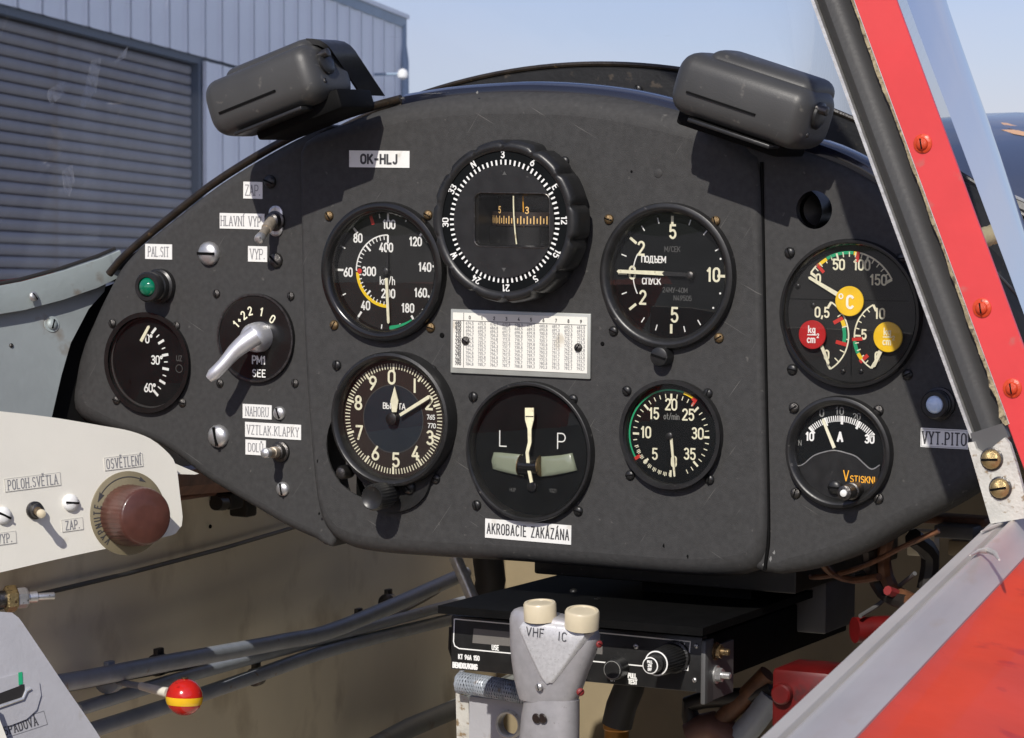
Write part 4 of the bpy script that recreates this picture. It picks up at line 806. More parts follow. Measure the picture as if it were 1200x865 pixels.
def jewel(name, lab, u, v, m, R, H, ux=0):
    P = at(u, v, y=YS-H); c = V((P.x, YS, P.z)); root = thing(name, lab, 'indicator lamp', c)
    mb = MB(); mb.lathe([(R*1.15, 0), (R*1.15, H*.25), (R, H*.3), (R, H*.55), (R*.93, H*.6), (R*.93, H*.72), (R*1.0, H*.76), (R*1.0, H*.92), (R*.9, H), (R*.66, H), (R*.62, H*.9)], c, n=40); part(root, 'housing', mb, 'black_satin')
    mb = MB(); mb.lathe([(R*.64, H*.9), (R*.6, H*.98), (R*.45, H*1.08), (R*.22, H*1.14), (R*.05, H*1.155)], c, n=28, cap1=True); part(root, 'lens', mb, m)
jewel('indicator_lamp', 'green jewelled lamp in a black housing below PAL.SIT', 171.5, 336.5, 'jewel_green', .0093, .0165)
jewel('indicator_lamp', 'pale blue-white lamp above VYT.PITO in the shade of the frame', 1094.5, 474.5, 'jewel_blue', .0078, .010)

# ================================================================== GLARESHIELD, LAMPS, WINDSCREEN
def arcz(x, top=.1785, Rr=.42): return top-x*x/(2*Rr)
lipx = [(620+0, 107)]
# shiny lip along the top of the panel
mb = MB(); pts = [p for p, _ in smooth_poly([(at(u, v, y=.006), 0) for u, v in [(470, 116), (520, 108), (570, 104), (620, 102), (680, 105), (740, 113), (800, 128), (850, 146), (905, 160), (960, 172), (1010, 194), (1050, 222), (1090, 262), (1130, 320)]], .008, False)]
rings = []
for p in pts: rings.append([p+V((0, 0, -.002)), p+V((0, .001, .0012)), p+V((0, .006, .0030)), p+V((0, .016, .0036)), p+V((0, .022, .0020)), p+V((0, .022, -.010)), p+V((0, .002, -.010))])
mb.loft(rings); solo('glareshield_lip', mb, 'deck_navy', 'glossy dark navy lip running along the top edge of the instrument panel', 'trim', org=(0, .01, .15))
# black hollow glareshield with raised rim further forward
root = thing('glareshield', 'low black hooded glareshield with raised rim ahead of the panel', 'glareshield', (0, .12, .17))
xs = [-.30+.6*i/60 for i in range(61)]
mb = MB(); mb.loft([[V((x, .118, arcz(x)-.045)) for x in xs], [V((x, .118, arcz(x)-.002)) for x in xs], [V((x, .121, arcz(x))) for x in xs], [V((x, .126, arcz(x)-.0005)) for x in xs], [V((x, .20, arcz(x)-.028)) for x in xs], [V((x, .30, arcz(x, .135)-.0)) for x in xs]], closed_ring=False); part(root, 'rim', mb, 'deck_black')
mb = MB(); mb.tube([V((x, .1195, arcz(x)+.0005)) for x in xs], .0016, 8); part(root, 'beading', mb, 'leather_brown')
mb = MB(); mb.loft([[V((x, .02, arcz(x, .145, .44))) for x in xs], [V((x, .06, arcz(x, .140, .44))) for x in xs], [V((x, .119, arcz(x, .140, .44))) for x in xs]], closed_ring=False); part(root, 'shelf', mb, 'deck_black')
for x in (.028, -.09, .11):
    P = V((x, .117, arcz(x)-.014)); screw(root, P, .0028, 'black_satin')
def selli(hd, hh, e, n=36):
    o = []
    for i in range(n):
        a = 2*math.pi*i/n; c, s = math.cos(a), math.sin(a); o.append((hd*abs(c)**(2/e)*(1 if c > 0 else -1), hh*abs(s)**(2/e)*(1 if s > 0 else -1)))
    return o
def pill(mb, C, R, L_, hd, hh, rr, e=3.2, taper=0):
    rings = []; ks = [(-1, k) for k in range(7)]+[(0, 0)]+[(1, k) for k in range(6, -1, -1)]
    for sgn, k in ks:
        if sgn == 0: X = 0; s = 1
        else: a = math.pi/2*k/6; X = sgn*(L_/2-rr+rr*math.cos(a)); s = None
        ins = 0 if sgn == 0 else rr*(1-math.sin(math.pi/2*k/6))
        tp = 1+taper*X/(L_/2)
        rings.append([C+R @ V((X, y, z)) for y, z in selli((hd-ins)*tp, (hh-ins)*tp, e)])
    mb.loft(rings)
def panel_lamp(lab, c, tilt, L_, mir, shadey):
    ca, sa = math.cos(math.radians(tilt)), math.sin(math.radians(tilt)); R = Matrix(((ca, 0, -sa), (0, 1, 0), (sa, 0, ca)))
    root = thing('panel_light', lab, 'panel light', c, 'bakelite lamp housings on the panel rim'); m = mir
    mb = MB(); mb.box(c+R @ V((.012 if tilt > 0 else -.006, .012, -.0205)), (L_*.78, .040, .012), R=R, bev=.002); part(root, 'support', mb, 'black_matt')
    mb = MB(); pill(mb, c+R @ V((0, 0, -.002)), R, L_, .024, .0175, .0095, 4.0); body = part(root, 'housing', mb, 'bakelite', angle=70)
    mb = MB(); pill(mb, c+R @ V((.004*m, .006, .010)), R, L_-.016, .0205, .0100, .0070, 3.6); part(body, 'upper_shell', mb, 'bakelite', angle=70)
    mb = MB(); mb.box(c+R @ V((-.008, -.0232, -.0062)), (L_*.52, .0036, .0011), R=R); part(body, 'slot', mb, 'black_matt', smooth=False)
    mb = MB(); mb.box(c+R @ V((.0, -.012, -.0205)), (L_*.62, .020, .0022), R=R, bev=.0006); part(root, 'mounting_plate', mb, 'black_satin')
    e = c+R @ V((L_/2-.002, -.006, .002)); dx = R @ V((1, 0, 0))
    mb = MB(); mb.lathe([(.0075, 0), (.0075, .0035), (.0060, .0045), (.0035, .0050)], e, dx, n=24, cap1=True); part(root, 'end_cap', mb, 'black_satin')
    mb = MB(); mb.lathe([(.0024, 0), (.0026, .008), (.0018, .0085)], e+R @ V((.0, -.004, .004)), dx, n=14, cap1=True); part(root, 'adjusting_knob', mb, 'steel_dark')
    screw(root, c+R @ V((L_/2-.007, -.0215, -.003)), .0016, 'steel_dark'); screw(root, c+R @ V((L_/2-.0005, -.012, -.009)), .0016, 'steel_dark', nrm=dx)
    return root, R
c = at(325, 103, y=-.052); root, R = panel_lamp('black panel light on the left end of the panel top, tilted up to the right', c, 19, .077, 1, 0)
mb = MB(); a = c+R @ V((.036, .012, .012)); pts = [at(372, 49, y=-.046), at(388, 51, y=-.045), at(400, 60, y=-.042), at(412, 76, y=-.030), at(426, 97, y=-.012), at(436, 112, y=.000)]
pts = [p for p, _ in smooth_poly([(p, 0) for p in pts], .003, False)]
rings = [[p+V((0, sy*.012, 0))+((pts[min(i+1, len(pts)-1)]-pts[max(i-1, 0)]).normalized().cross(V((0, 1, 0))))*sz*.0016 for sy, sz in ((-1.1, -1), (-1.1, 1), (1.2, 1), (1.2, -1))] for i, p in enumerate(pts)]
mb.loft(rings); part(root, 'strap', mb, 'black_satin', 'bent black strap', angle=50)
c = at(884, 114, y=-.034); root, R = panel_lamp('black panel light on the right end of the panel top, tilted down to the right', c, -17, .081, 1, 0)
# windscreen bow (rear arch)
BY = -.2
def bowpath(v0, u0):
    A = at(u0, v0, y=BY); B = at(950, 0, y=BY); d = (B-A).normalized(); pr = [A+(B-A)*t/14 for t in range(15)]
    up = [B+d*.05, V((.222, BY, .32)), V((.175, BY, .385)), V((.10, BY, .425)), V((0, BY, .44))]
    pts = pr+[p for p in up]; left = [V((-p.x-.05*min(1, max(0, (.42-p.z)/.1)), p.y, p.z)) for p in pts[:-1]][::-1]; return pts+left
path = bowpath(514, 1137.5); path2 = bowpath(640, 1183)
def bowloft(path, prof, mb=None, i0=0, i1=None, jit=None):
    mb = mb or MB(); rings = []; N = len(path)
    for i in range(i0, i1 if i1 else N):
        t = (path[min(i+1, N-1)]-path[max(i-1, 0)]).normalized(); nr = V((t.z, 0, -t.x)); rings.append([V((path[i].x+nr.x*o, y, path[i].z+nr.z*o)) for o, y in prof])
    return mb.loft(rings)
root = thing('windscreen', 'curved clear plexiglass windscreen in a red and black rear frame', 'windscreen', (.36, -.2, -.03))
part(root, 'edge_strip', bowloft(path, [(0, -.2), (.0010, -.2030), (.0026, -.2030), (.0026, -.19), (0, -.19)]), 'edge_metal', 'bright bare metal inner edge', angle=30)
part(root, 'seal', bowloft(path, [(.0026, -.1995), (.0050, -.2020), (.0075, -.2025), (.0100, -.2008), (.0130, -.1993), (.0165, -.1995), (.0195, -.2005), (.0208, -.198), (.0208, -.185), (.0026, -.185)]), 'black_rubber', 'black rubber seal')
part(root, 'frame', bowloft(path2, [(.0212, -.2045), (.0216, -.2050), (.0412, -.2050), (.0416, -.2046), (.0416, -.2030), (.0212, -.2030)]), 'frame_red', 'glossy red outer frame band', angle=30)
mb = MB(); rnd = random.Random(5); A = path[0]; B = path[14]; t = (B-A).normalized(); nr = V((t.z, 0, -t.x)); n = 150; l1 = []; l2 = []
for i in range(n):
    f_ = i/(n-1); p = A+(B-A)*f_; big = (max(0, 1-f_/.28))**.6*.0026*(.6+.4*math.sin(f_*90))+max(0, math.sin(f_*14+3.3))**8*.0012
    w1 = .0208-(big*.8*(.65+.35*math.sin(f_*61+2*math.sin(f_*17)))*rnd.uniform(.75, 1.0)+max(0, .0005*math.sin(f_*33+1.7*math.sin(f_*12)))+rnd.uniform(0, .00012)); l1.append(p+nr*w1+V((0, -.0052+rnd.uniform(-.0004, .0004), 0))); l2.append(p+nr*.0218+V((0, -.0053, 0)))
mb.loft([l1, l2, [q+V((0, .006, 0)) for q in l2]], closed_ring=False, caps=False); part(root, 'sealant', mb, 'sealant', 'torn yellowed sealant strip', smooth=False)
mb = MB(); mb.strip([A+(B-A)*(i/40)+nr*.0221+V((0, -.0052, 0)) for i in range(41)], .0004, NY); part(root, 'paint_edge', mb, 'edge_metal', smooth=False, solid=False)
for (u, v) in ((1081.5, 168.5), (1151, 361), (1186.5, 455)):
    P = at(u, v, y=-.205); mb = MB(); mb.lathe([(.0046, 0), (.0046, .0005), (.0036, .0012)], P, n=22, cap1=True); part(root, 'washer', mb, 'screw_red'); screw(root, P+V((0, -.0010, 0)), .0030, 'screw_red', ang=80)
# foot bracket with two brass screws
mb = MB(); po = [at(u, v, y=-.2062) for u, v in [(1133.5, 519), (1141, 518), (1144, 526), (1151, 531), (1160, 527), (1168, 520), (1177, 513), (1183, 520), (1191, 545), (1203, 590), (1209, 606), (1161, 614)]]
mb.prism(po, V((0, .003, 0))); bk = part(root, 'foot_bracket', mb, 'bracket_grey', 'pale scuffed metal foot plate', smooth=False)
mb = MB(); po = [at(u, v, y=-.2035) for u, v in [(1137, 508), (1175, 496), (1182, 512), (1177, 524), (1150, 535), (1141, 524)]]; mb.prism(po, V((0, .003, 0))); part(root, 'seal_end', mb, 'box_grey', smooth=False)
for (u, v, an) in ((1162.5, 538, -4), (1172.5, 572, -12)):
    P = at(u, v, y=-.2062); mb = MB(); mb.lathe([(.0056, 0), (.0056, .0005), (.0050, .0008)], P, n=24, cap1=True); part(root, 'washer', mb, 'steel_dark'); screw(root, P+V((0, -.0006, 0)), .0047, 'brass_bright', ang=an, label='slotted brass screw')
mb = MB(); half = [(.392, -.045), (.385, -.02), (.374, .03), (.3385, .12), (.304, .205), (.275, .285), (.225, .355), (.16, .405), (.08, .432), (0, .44)]
half = [(p.x, p.z) for p, _ in smooth_poly([(V((a, 0, b)), 0) for a, b in half], .02, False)]
full = half+[(-a-.05*min(1, max(0, (.42-b)/.1)), b) for a, b in half[:-1][::-1]]
rings = []
ys = [(-.2, 1.022, 1.01), (-.15, .998, 1.005), (-.1, .972, .996), (-.05, .930, .985), (0, .852, .97), (.05, .75, .95), (.1, .65, .92), (.18, .51, .85), (.26, .39, .74), (.33, .28, .62), (.39, .17, .5), (.43, .08, .42)]
def _cr(t):
    i_ = min(len(ys)-2, int(t)); f_ = t-i_; p_ = [ys[max(0, i_-1)], ys[i_], ys[i_+1], ys[min(len(ys)-1, i_+2)]]
    return tuple(.5*((2*p_[1][k_])+(p_[2][k_]-p_[0][k_])*f_+(2*p_[0][k_]-5*p_[1][k_]+4*p_[2][k_]-p_[3][k_])*f_*f_+(3*p_[1][k_]-p_[0][k_]-3*p_[2][k_]+p_[3][k_])*f_**3) for k_ in range(3))
ys = [_cr(i_/4) for i_ in range(4*11+1)]
for yy, sx, sz in ys: rings.append([V((a*sx, yy, b*sz)) for a, b in full])
mb.loft(rings, closed_ring=False); part(root, 'glass', mb, 'plexi', 'clear slightly scratched plexiglass', angle=80, solid=False)
# reflections in the far (left) side of the windscreen, built as pale patches
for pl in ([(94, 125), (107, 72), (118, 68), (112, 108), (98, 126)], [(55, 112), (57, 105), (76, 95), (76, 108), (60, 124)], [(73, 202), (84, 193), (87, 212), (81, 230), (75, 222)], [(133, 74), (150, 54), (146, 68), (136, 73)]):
    # translucent pale shapes painted as reflections, laid near the glass
    mb = MB(); P = V((-.322, .05, .14)); mb.prism([onp(u, v, V((-.300, .02, .1)), V((1, .35, .35)).normalized()) for u, v in pl], V((.0002, 0, 0))); part(root, 'reflection_patch', mb, 'pane_reflection', smooth=False, solid=False)

# ================================================================== FUSELAGE: sills, skins, walls
IA = at(1160, 612, y=-.2); IB = at(900, 855, y=-.65); sd = (IB-IA)/.45
def inner(y): return IA+sd*(-.2-y)
prof = [(-.001, -.022), (0, -.001), (.0006, 0), (.0060, .0002), (.0076, -.0024), (.0088, -.0026), (.0104, .0018), (.0120, .0027), (.0137, .0016), (.0165, -.0040), (.0205, -.0092), (.0216, -.0102), (.0216, -.0135), (.002, -.022)]
ys = [.02-.05*i for i in range(24)]
root = thing('canopy_rail', 'worn bare aluminium canopy rail running diagonally across the lower right', 'rail', tuple(IA))
mb = MB(); mb.loft([[inner(y)+V((a, 0, b)) for a, b in prof] for y in ys]); part(root, 'rail_section', mb, 'rail_aluminium', angle=40)
mb = MB(); rnd = random.Random(4); gp = [inner(y)+V((.0083+.0004*math.sin(y*37), 0, -.0019)) for y in [-.24-.012*i for i in range(50)]]
mb.tube(gp, .0008, 6, rr=[.0004+.0007*max(0, math.sin(i*.37)+.5*math.sin(i*1.1)) for i in range(50)]); part(root, 'groove_grime', mb, 'sealant')
mb = MB(); mb.tube([at(u, v, z=inner(-.22).z+.0012) for u, v in [(1137, 651), (1146, 646), (1158, 645), (1167, 649), (1171, 656)]], .0011, 8, rr=[.0004, .0010, .0014, .0012, .0005]); part(root, 'weld_bead', mb, 'rail_aluminium')
mb = MB(); mb.tube([at(u, v, z=inner(-.22).z+.0010) for u, v in [(1150, 623), (1163, 618), (1176, 613)]], .0011, 8, rr=[.0004, .0012, .0005]); part(root, 'weld_bead', mb, 'rail_aluminium')
mb = MB(); sk = [(.0212, -.0108), (.0232, -.0130), (.031, -.0148), (.050, -.0180), (.075, -.0260), (.10, -.038), (.13, -.062), (.16, -.10), (.18, -.15), (.185, -.22), (.17, -.32), (.12, -.42), (.0, -.50)]
sk = [(p.x, p.z) for p, _ in smooth_poly([(V((a, 0, b)), 0) for a, b in sk], .008, False)]
mb.loft([[inner(y)+V((a, 0, b)) for a, b in sk] for y in [.05-.06*i for i in range(26)]], closed_ring=False, caps=False)
mb2 = MB()
solo('fuselage', mb, 'skin_red', 'glossy red fuselage skin outside the canopy rail, lower right corner', 'fuselage', org=tuple(IA+V((.1, 0, -.1))))
# right inner wall and left outer skin
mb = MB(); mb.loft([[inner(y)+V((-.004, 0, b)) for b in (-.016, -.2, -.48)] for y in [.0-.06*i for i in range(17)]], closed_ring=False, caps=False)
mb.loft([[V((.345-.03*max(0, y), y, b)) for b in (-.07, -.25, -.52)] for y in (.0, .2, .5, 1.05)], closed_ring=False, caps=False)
solo('cockpit_wall', mb, 'wall_shade', 'cockpit side wall on the right below the rail, coloured dark brown for shade', 'wall', org=(.34, 0, -.2))
WX = -.335
root = thing('cockpit_wall', 'dim cream cockpit side wall on the left, seen below the panel', 'wall', (WX, .1, -.2))
mb = MB(); mb.loft([[V((WX-.001-.22*(y-.1), y, z)) for z in (-.075, -.10, -.15, -.25, -.38, -.56)] for y in (-1.0, -.6, -.2, 0, .2, .4, .6, .84, 1.06)], closed_ring=False, caps=False)
part(root, 'wall_sheet', mb, 'wall_cream')
WN = V((1, .22, 0)).normalized(); WP0 = V((WX, .1, 0))
def wl(u, v, dx=0): return onp(u, v, WP0+WN*dx, WN)
mb = MB(); mb.loft([[wl(195, 580, .004)+V((0, 0, 0)), wl(195, 548, .004), wl(195, 548, .02), wl(195, 553, .026), wl(195, 572, .026), wl(195, 582, .02)], [wl(330, 572, .004), wl(330, 536, .004), wl(330, 536, .02), wl(330, 541, .026), wl(330, 560, .026), wl(330, 572, .02)]]); part(root, 'longeron', mb, 'longeron_brown', 'red-brown longeron', angle=30)
mb = MB(); mb.tube([wl(150, 592, .003), wl(240, 579, .003), wl(300, 570, .003), wl(380, 557, .003)], .0022, 8); part(root, 'seam_bead', mb, 'longeron_brown')
mb = MB(); mb.tube([wl(-20, 719, .004), wl(45, 697, .004), wl(150, 672, .004), wl(260, 643, .004), wl(345, 618, .004), wl(420, 596, .004)], .0016, 8); part(root, 'cable', mb, 'black_rubber', 'thin black cable')
mb = MB(); mb.box(wl(266, 586, .010), (.018, .018, .012), bev=.002); mb.box(wl(285, 592, .012), (.016, .014, .016), bev=.002); mb.cyl(wl(253, 590, .016), wl(262, 590, .016), .005); part(root, 'clip', mb, 'wire_black')
for (u, v) in ((246, 617),): P = wl(u, v, .001); mb = MB(); mb.lathe([(.0016, 0), (.0012, .001)], P, V((1, 0, 0)), n=12, cap1=True); part(root, 'rivet', mb, 'black_matt')
# steel tube frame along the wall
root = thing('tube_frame', 'blue-grey welded tubes running along the left cockpit wall', 'tube frame', wl(250, 770))
for pts, r in (([(-20, 812), (75, 800), (200, 776), (330, 752), (400, 735), (545, 672)], .0058), ([(90, 832), (200, 798), (330, 762), (420, 738), (560, 700)], .0044), ([(100, 858), (200, 826), (300, 792), (400, 758), (560, 718)], .0052)):
    mb = MB(); mb.tube([p for p, _ in smooth_poly([(wl(u, v, .018+.01*i), 0) for i, (u, v) in enumerate(pts)], .02, False)], r, 12); part(root, 'tube', mb, 'tube_bluegrey')
mb = MB(); mb.tube([wl(430, 880, .03), wl(480, 853, .03), wl(545, 826, .03), wl(600, 800, .03)], .0085, 12); part(root, 'tube', mb, 'wall_grey')
mb = MB(); mb.tube([at(533, 652, y=.30), at(545, 680, y=.30), at(556, 706, y=.30)], .0045, 10); part(root, 'tube', mb, 'edge_metal')
mb = MB(); mb.tube([at(570, 640, y=.34), at(575, 680, y=.34), at(568, 720, y=.34)], .011, 10); part(root, 'tube', mb, 'wire_black')
for (u, v, r_, a2) in ((186, 779, .0075, 0), (420, 729, .0075, 0), (128, 797, .0085, 0), (300, 793, .0068, 0), (455, 706, .0075, 0)):
    P = wl(u, v, .022); t_ = (wl(u+8, v-2.2, .022)-P).normalized(); mb = MB(); mb.lathe([(r_*.9, -.005), (r_, -.0045), (r_, .0045), (r_*.9, .005)], P, t_, n=20, cap0=True, cap1=True); mb.box(P+V((.0, 0, r_*1.1)), (.004, .008, .006), bev=.0008); part(root, 'clamp', mb, 'steel_dark' if u != 128 else 'tube_bluegrey')
mb = MB(); mb.tube([p for p, _ in smooth_poly([(wl(u, v, .026), 0) for u, v in [(60, 812), (186, 788), (300, 768), (420, 738), (500, 702), (548, 668)]], .02, False)], .0016, 6); part(root, 'wire', mb, 'wire_black', 'thin black wire strapped under the upper tube')
# upper left sill
SNM = V((.88, -.44, .18)).normalized(); SN0 = V((-.300, 0, .04))
LX = lambda u, v, x: onp(u, v, SN0+SNM*(x+.300), SNM)
root = thing('cockpit_sill', 'pale blue-grey metal sill and side sheet left of the instrument panel', 'sill', LX(60, 360, -.305))
top = [(-60, 346), (0, 336), (27, 331), (75, 318), (120, 303), (141, 294)]; bot = [(-60, 376), (0, 368), (30, 363), (75, 351), (115, 337), (146, 322)]
T = [LX(u, v, -.300) for u, v in top]; B_ = [LX(u, v, -.303) for u, v in bot]; mb = MB()
rings = []
for a, b in zip(T, B_): rings.append([a-SNM*.012, a-SNM*.002+V((0, 0, .0008)), a, a.lerp(b, .5)+SNM*.0010, b, b-SNM*.004, b-SNM*.012])
mb.loft(rings); lg = part(root, 'ledge', mb, 'ledge_grey', angle=35)
mb = MB(); mb.tube([p+V((-.004, 0, .0014)) for p in T], .0012, 8); part(root, 'beading', mb, 'wire_black')
mb = MB(); po = [LX(u, v, -.311) for u, v in [(-70, 360), (0, 345), (130, 310), (122, 342), (104, 362), (83, 402), (72, 440), (60, 492), (52, 520), (-70, 520)]]; mb.prism(po, -SNM*.0015); part(root, 'side_sheet', mb, 'wall_grey', smooth=False); mb = MB(); mb.prism([LX(u, v, -.323) for u, v in [(40, 356), (118, 338), (150, 326), (165, 420), (150, 530), (40, 530)]], -SNM*.001); part(root, 'shade_filler', mb, 'black_matt', smooth=False)  # last sheet is a black filler for the shaded band beside the panel
P = LX(38.5, 347.5, -.2995); screw(root, P, .0032, 'steel', nrm=(1, -.1, .1)); P = LX(60.5, 380, -.311); mb = MB(); mb.lathe([(.0052, 0), (.0050, .0006)], P, SNM, n=24, cap1=True); part(root, 'washer', mb, 'ledge_grey'); screw(root, P, .0036, 'ledge_grey', nrm=SNM); P = LX(13, 405, -.3108); screw(root, P, .0014, 'steel_dark', nrm=SNM) 
# floor, firewall, rear bulkhead
mb = MB(); mb.box((-.10, .02, -.55), (1.1, 2.1, .01)); solo('cockpit_floor', mb, 'floor_dark', None, kind='structure', org=(0, 0, -.55))
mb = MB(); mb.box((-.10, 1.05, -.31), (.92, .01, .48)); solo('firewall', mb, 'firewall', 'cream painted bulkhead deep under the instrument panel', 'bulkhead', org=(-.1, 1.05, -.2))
mb = MB(); mb.box((.02, -1.02, -.30), (.80, .02, .5)); solo('rear_bulkhead', mb, 'wall_cream', 'cream bulkhead closing the back of the cockpit tub', 'bulkhead', org=(0, -1.02, -.3))
mb = MB(); mb.loft([[V((-.36-.01, y, .04+.05*y)), V((-.38, y, -.0)), V((-.44, y, -.10)), V((-.45, y, -.25)), V((-.36, y, -.5)), V((-.1, y, -.58))] for y in (-1.1, -.6, -.2, .0, .1)], closed_ring=False, caps=False); solo('fuselage', mb, 'skin_red', 'red fuselage skin outside the left wall of the cockpit', 'fuselage', org=(-.4, 0, -.1))
# nose cowling seen through the windscreen
def cowl(y, top, hw, n=28, dz=.0):
    return [V((hw*math.sin(math.radians(a)), y, top-hw*.75*(1-math.cos(math.radians(a))))) for a in [-74+148*i/n for i in range(n+1)]]
root = thing('engine_cowling', 'dark navy engine cowling with a cream arrow stripe beyond the windscreen', 'cowling', (0, .8, .1))
mb = MB(); cr = [cowl(.50, .112, .33), cowl(.60, .128, .34), cowl(.75, .147, .35), cowl(.95, .157, .35), cowl(1.2, .150, .34), cowl(1.5, .11, .30), cowl(1.75, .03, .22)]
mb.loft(cr, closed_ring=False, caps=False); part(root, 'upper_cowl', mb, 'cowl_navy')
from mathutils.bvhtree import BVHTree
bv = BVHTree.FromPolygons([tuple(p) for p in mb.v], mb.f)
def hit(u, v, lift=.0015):
    h = bv.ray_cast(CP, ray(u, v).normalized()); return (h[0]-ray(u, v).normalized()*lift) if h[0] else at(u, v, y=.8)
mb = MB()
for po in ([(1171, 141), (1186, 146), (1204, 151), (1204, 158), (1190, 153), (1182, 150), (1174, 145)], [(1173, 152), (1188, 152), (1204, 155), (1204, 160), (1188, 157)]):
    mb.prism([hit(u, v) for u, v in po], ray(1190, 150).normalized()*.001)
part(root, 'arrow_stripe', mb, 'stripe_cream', smooth=False)
mb = MB(); mb.tube([p+V((0, -.004, .002)) for p in cowl(.50, .112, .33)], .006, 8); part(root, 'weather_strip', mb, 'black_rubber')
mb = MB(); mb.tube([p+V((0, -.008, .008)) for p in cowl(.50, .112, .33)], .0012, 6); part(root, 'bright_edge', mb, 'edge_metal')
# front deck between glareshield and cowling
def deck(y, top, hw=.345): return [V((hw*(i/14-1), y, top-.11*(i/14-1)**2)) for i in range(29)]
mb = MB(); mb.loft([deck(.02, .085), deck(.12, .088), deck(.30, .098), deck(.50, .108, .335)], closed_ring=False, caps=False); solo('fuselage_deck', mb, 'deck_navy', 'glossy navy deck under the windscreen ahead of the panel', 'deck', org=(0, .3, .1))
mb = MB(); pts = [at(1108, 310, y=-.09), at(1128, 294, y=-.08), at(1148, 281, y=-.07), at(1168, 274, y=-.06), at(1190, 276, y=-.05), at(1208, 286, y=-.04), at(1225, 300, y=-.03)]
pts = [p for p, _ in smooth_poly([(p, 0) for p in pts], .0022, False)]
mb.tube(pts, .0050, 14, rr=[.0048+(.0006 if i % 2 else 0) for i in range(len(pts))]); solo('demister_hose', mb, 'hose_beige', 'beige ribbed hose behind the right side of the windscreen', 'hose')

root = thing('side_coaming', 'dark curved coaming with a pale edge below the beige hose', 'coaming', at(1180, 330, y=0))
pts = [p for p, _ in smooth_poly([(at(u, v, y=-.06+.0008*(u-1120)), 0) for u, v in [(1120, 282), (1145, 300), (1165, 317), (1185, 338), (1205, 362), (1230, 395)]], .004, False)]
mb = MB(); mb.loft([[p+V((0, 0, .010)) for p in pts], pts, [p+V((.004, -.004, -.012)) for p in pts], [p+V((.004, -.002, -.028)) for p in pts]], closed_ring=False); part(root, 'coaming', mb, 'deck_black')
mb = MB(); mb.tube([p+V((0, -.001, 0)) for p in pts], .0010, 8); part(root, 'bright_edge', mb, 'box_grey')

# ================================================================== LEFT CONSOLE
PN = V((.885, -.455, .06)).normalized(); PP = at(213, 590, y=-.06)
def cp(u, v, lift=0): return onp(u, v, PP, PN)+PN*lift
root = thing('side_console', 'cream painted switch console at the lower left with rounded corner', 'console', PP)
out_ = [(p.x, p.y, p.z) for p, _ in smooth_poly([(cp(u, v), 0) for u, v in [(-40, 478), (0, 482), (60, 489), (120, 499), (152, 505), (176, 514), (192, 526), (203, 538), (207, 548), (211, 580), (214, 606), (213, 616), (206, 625), (190, 630), (120, 644), (60, 657), (0, 671), (-40, 680)]], .004)]
mb = MB(); mb.prism([V(p) for p in out_], -PN*.0022); plate = part(root, 'face_plate', mb, 'console_cream', smooth=False)
ux = (cp(140, 560)-cp(60, 570)).normalized(); uyp = PN.cross(ux).normalized()*1.0
if uyp.z < 0: uyp = -uyp
mb = MB(); c_ = [cp(u, v, -.0022) for u, v in [(-40, 500), (150, 522), (196, 556), (203, 610), (120, 632), (-40, 664)]]; mb.prism(c_, -PN*.10); part(root, 'box', mb, 'longeron_brown', smooth=False)
mb = MB(); mb.prism([cp(u, v, -.012) for u, v in [(203, 538), (245, 556), (240, 557), (208, 556)]], -PN*.001); part(root, 'bracket', mb, 'console_cream', smooth=False)
def ctext(mb, s, u, v, hp, w, wf=.8, lift=.0002, rot=0, **k):
    P = cp(u, v, lift); q = 1/ppm(P); a = math.radians(rot); x_ = ux*math.cos(a)+uyp*math.sin(a); y_ = -ux*math.sin(a)+uyp*math.cos(a); text(mb, s, P, x_, y_, hp*q, w*q, wf, **k)
def ctape(lab, s, u, v, w, h, hp, rot=0, wf=.72):
    P = cp(u, v, .0001); q = 1/ppm(P); a = math.radians(rot); x_ = ux*math.cos(a)+uyp*math.sin(a); y_ = -ux*math.sin(a)+uyp*math.cos(a)
    r_ = thing('placard', lab, 'label', P, 'cream tape labels on the side console'); mb = MB(); W2 = w*q/2/.87; H2 = h*q/2
    c4 = [P+PN*.0003+x_*sx*W2+y_*sy*H2 for sx, sy in ((-1, 1), (1, 1), (1, -1), (-1, -1))]; mb.prism(c4, -PN*.0003); pl = part(r_, 'plate', mb, 'console_cream', smooth=False)
    mb = MB(); mb.strip([p+PN*.0001 for p in c4], .00014, PN, True); text(mb, s, P+PN*.0004, x_, y_, hp*q, 1.2*q, wf, sp=.2, serif=True); part(pl, 'lettering', mb, 'label_ink', smooth=False, solid=False)
    return r_
ctape('cream label OSVĚTLENÍ above the brown knob', 'OSVĚTLENÍ', 144.5, 541.5, 44, 15, 11, 0, .62)
ctape('cream label POLOH.SVĚTLA above the console toggle', 'POLOH.SVĚTLA', 38, 565, 63, 15, 11, 0, .66)
ctape('cream label ZAP. between the console toggle and the brown knob', 'ZAP.', 84.5, 615, 24, 14, 10, 0, .72)
ctape('cream label VYP. at the left picture edge under a screw head', 'VYP.', 5, 631, 26, 14, 10, 0, .72)
P = cp(82, 589); screw(plate, P, .0050, 'light_white', nrm=PN, ang=5); P = cp(3, 604); screw(plate, P, .0050, 'light_white', nrm=PN, ang=25)
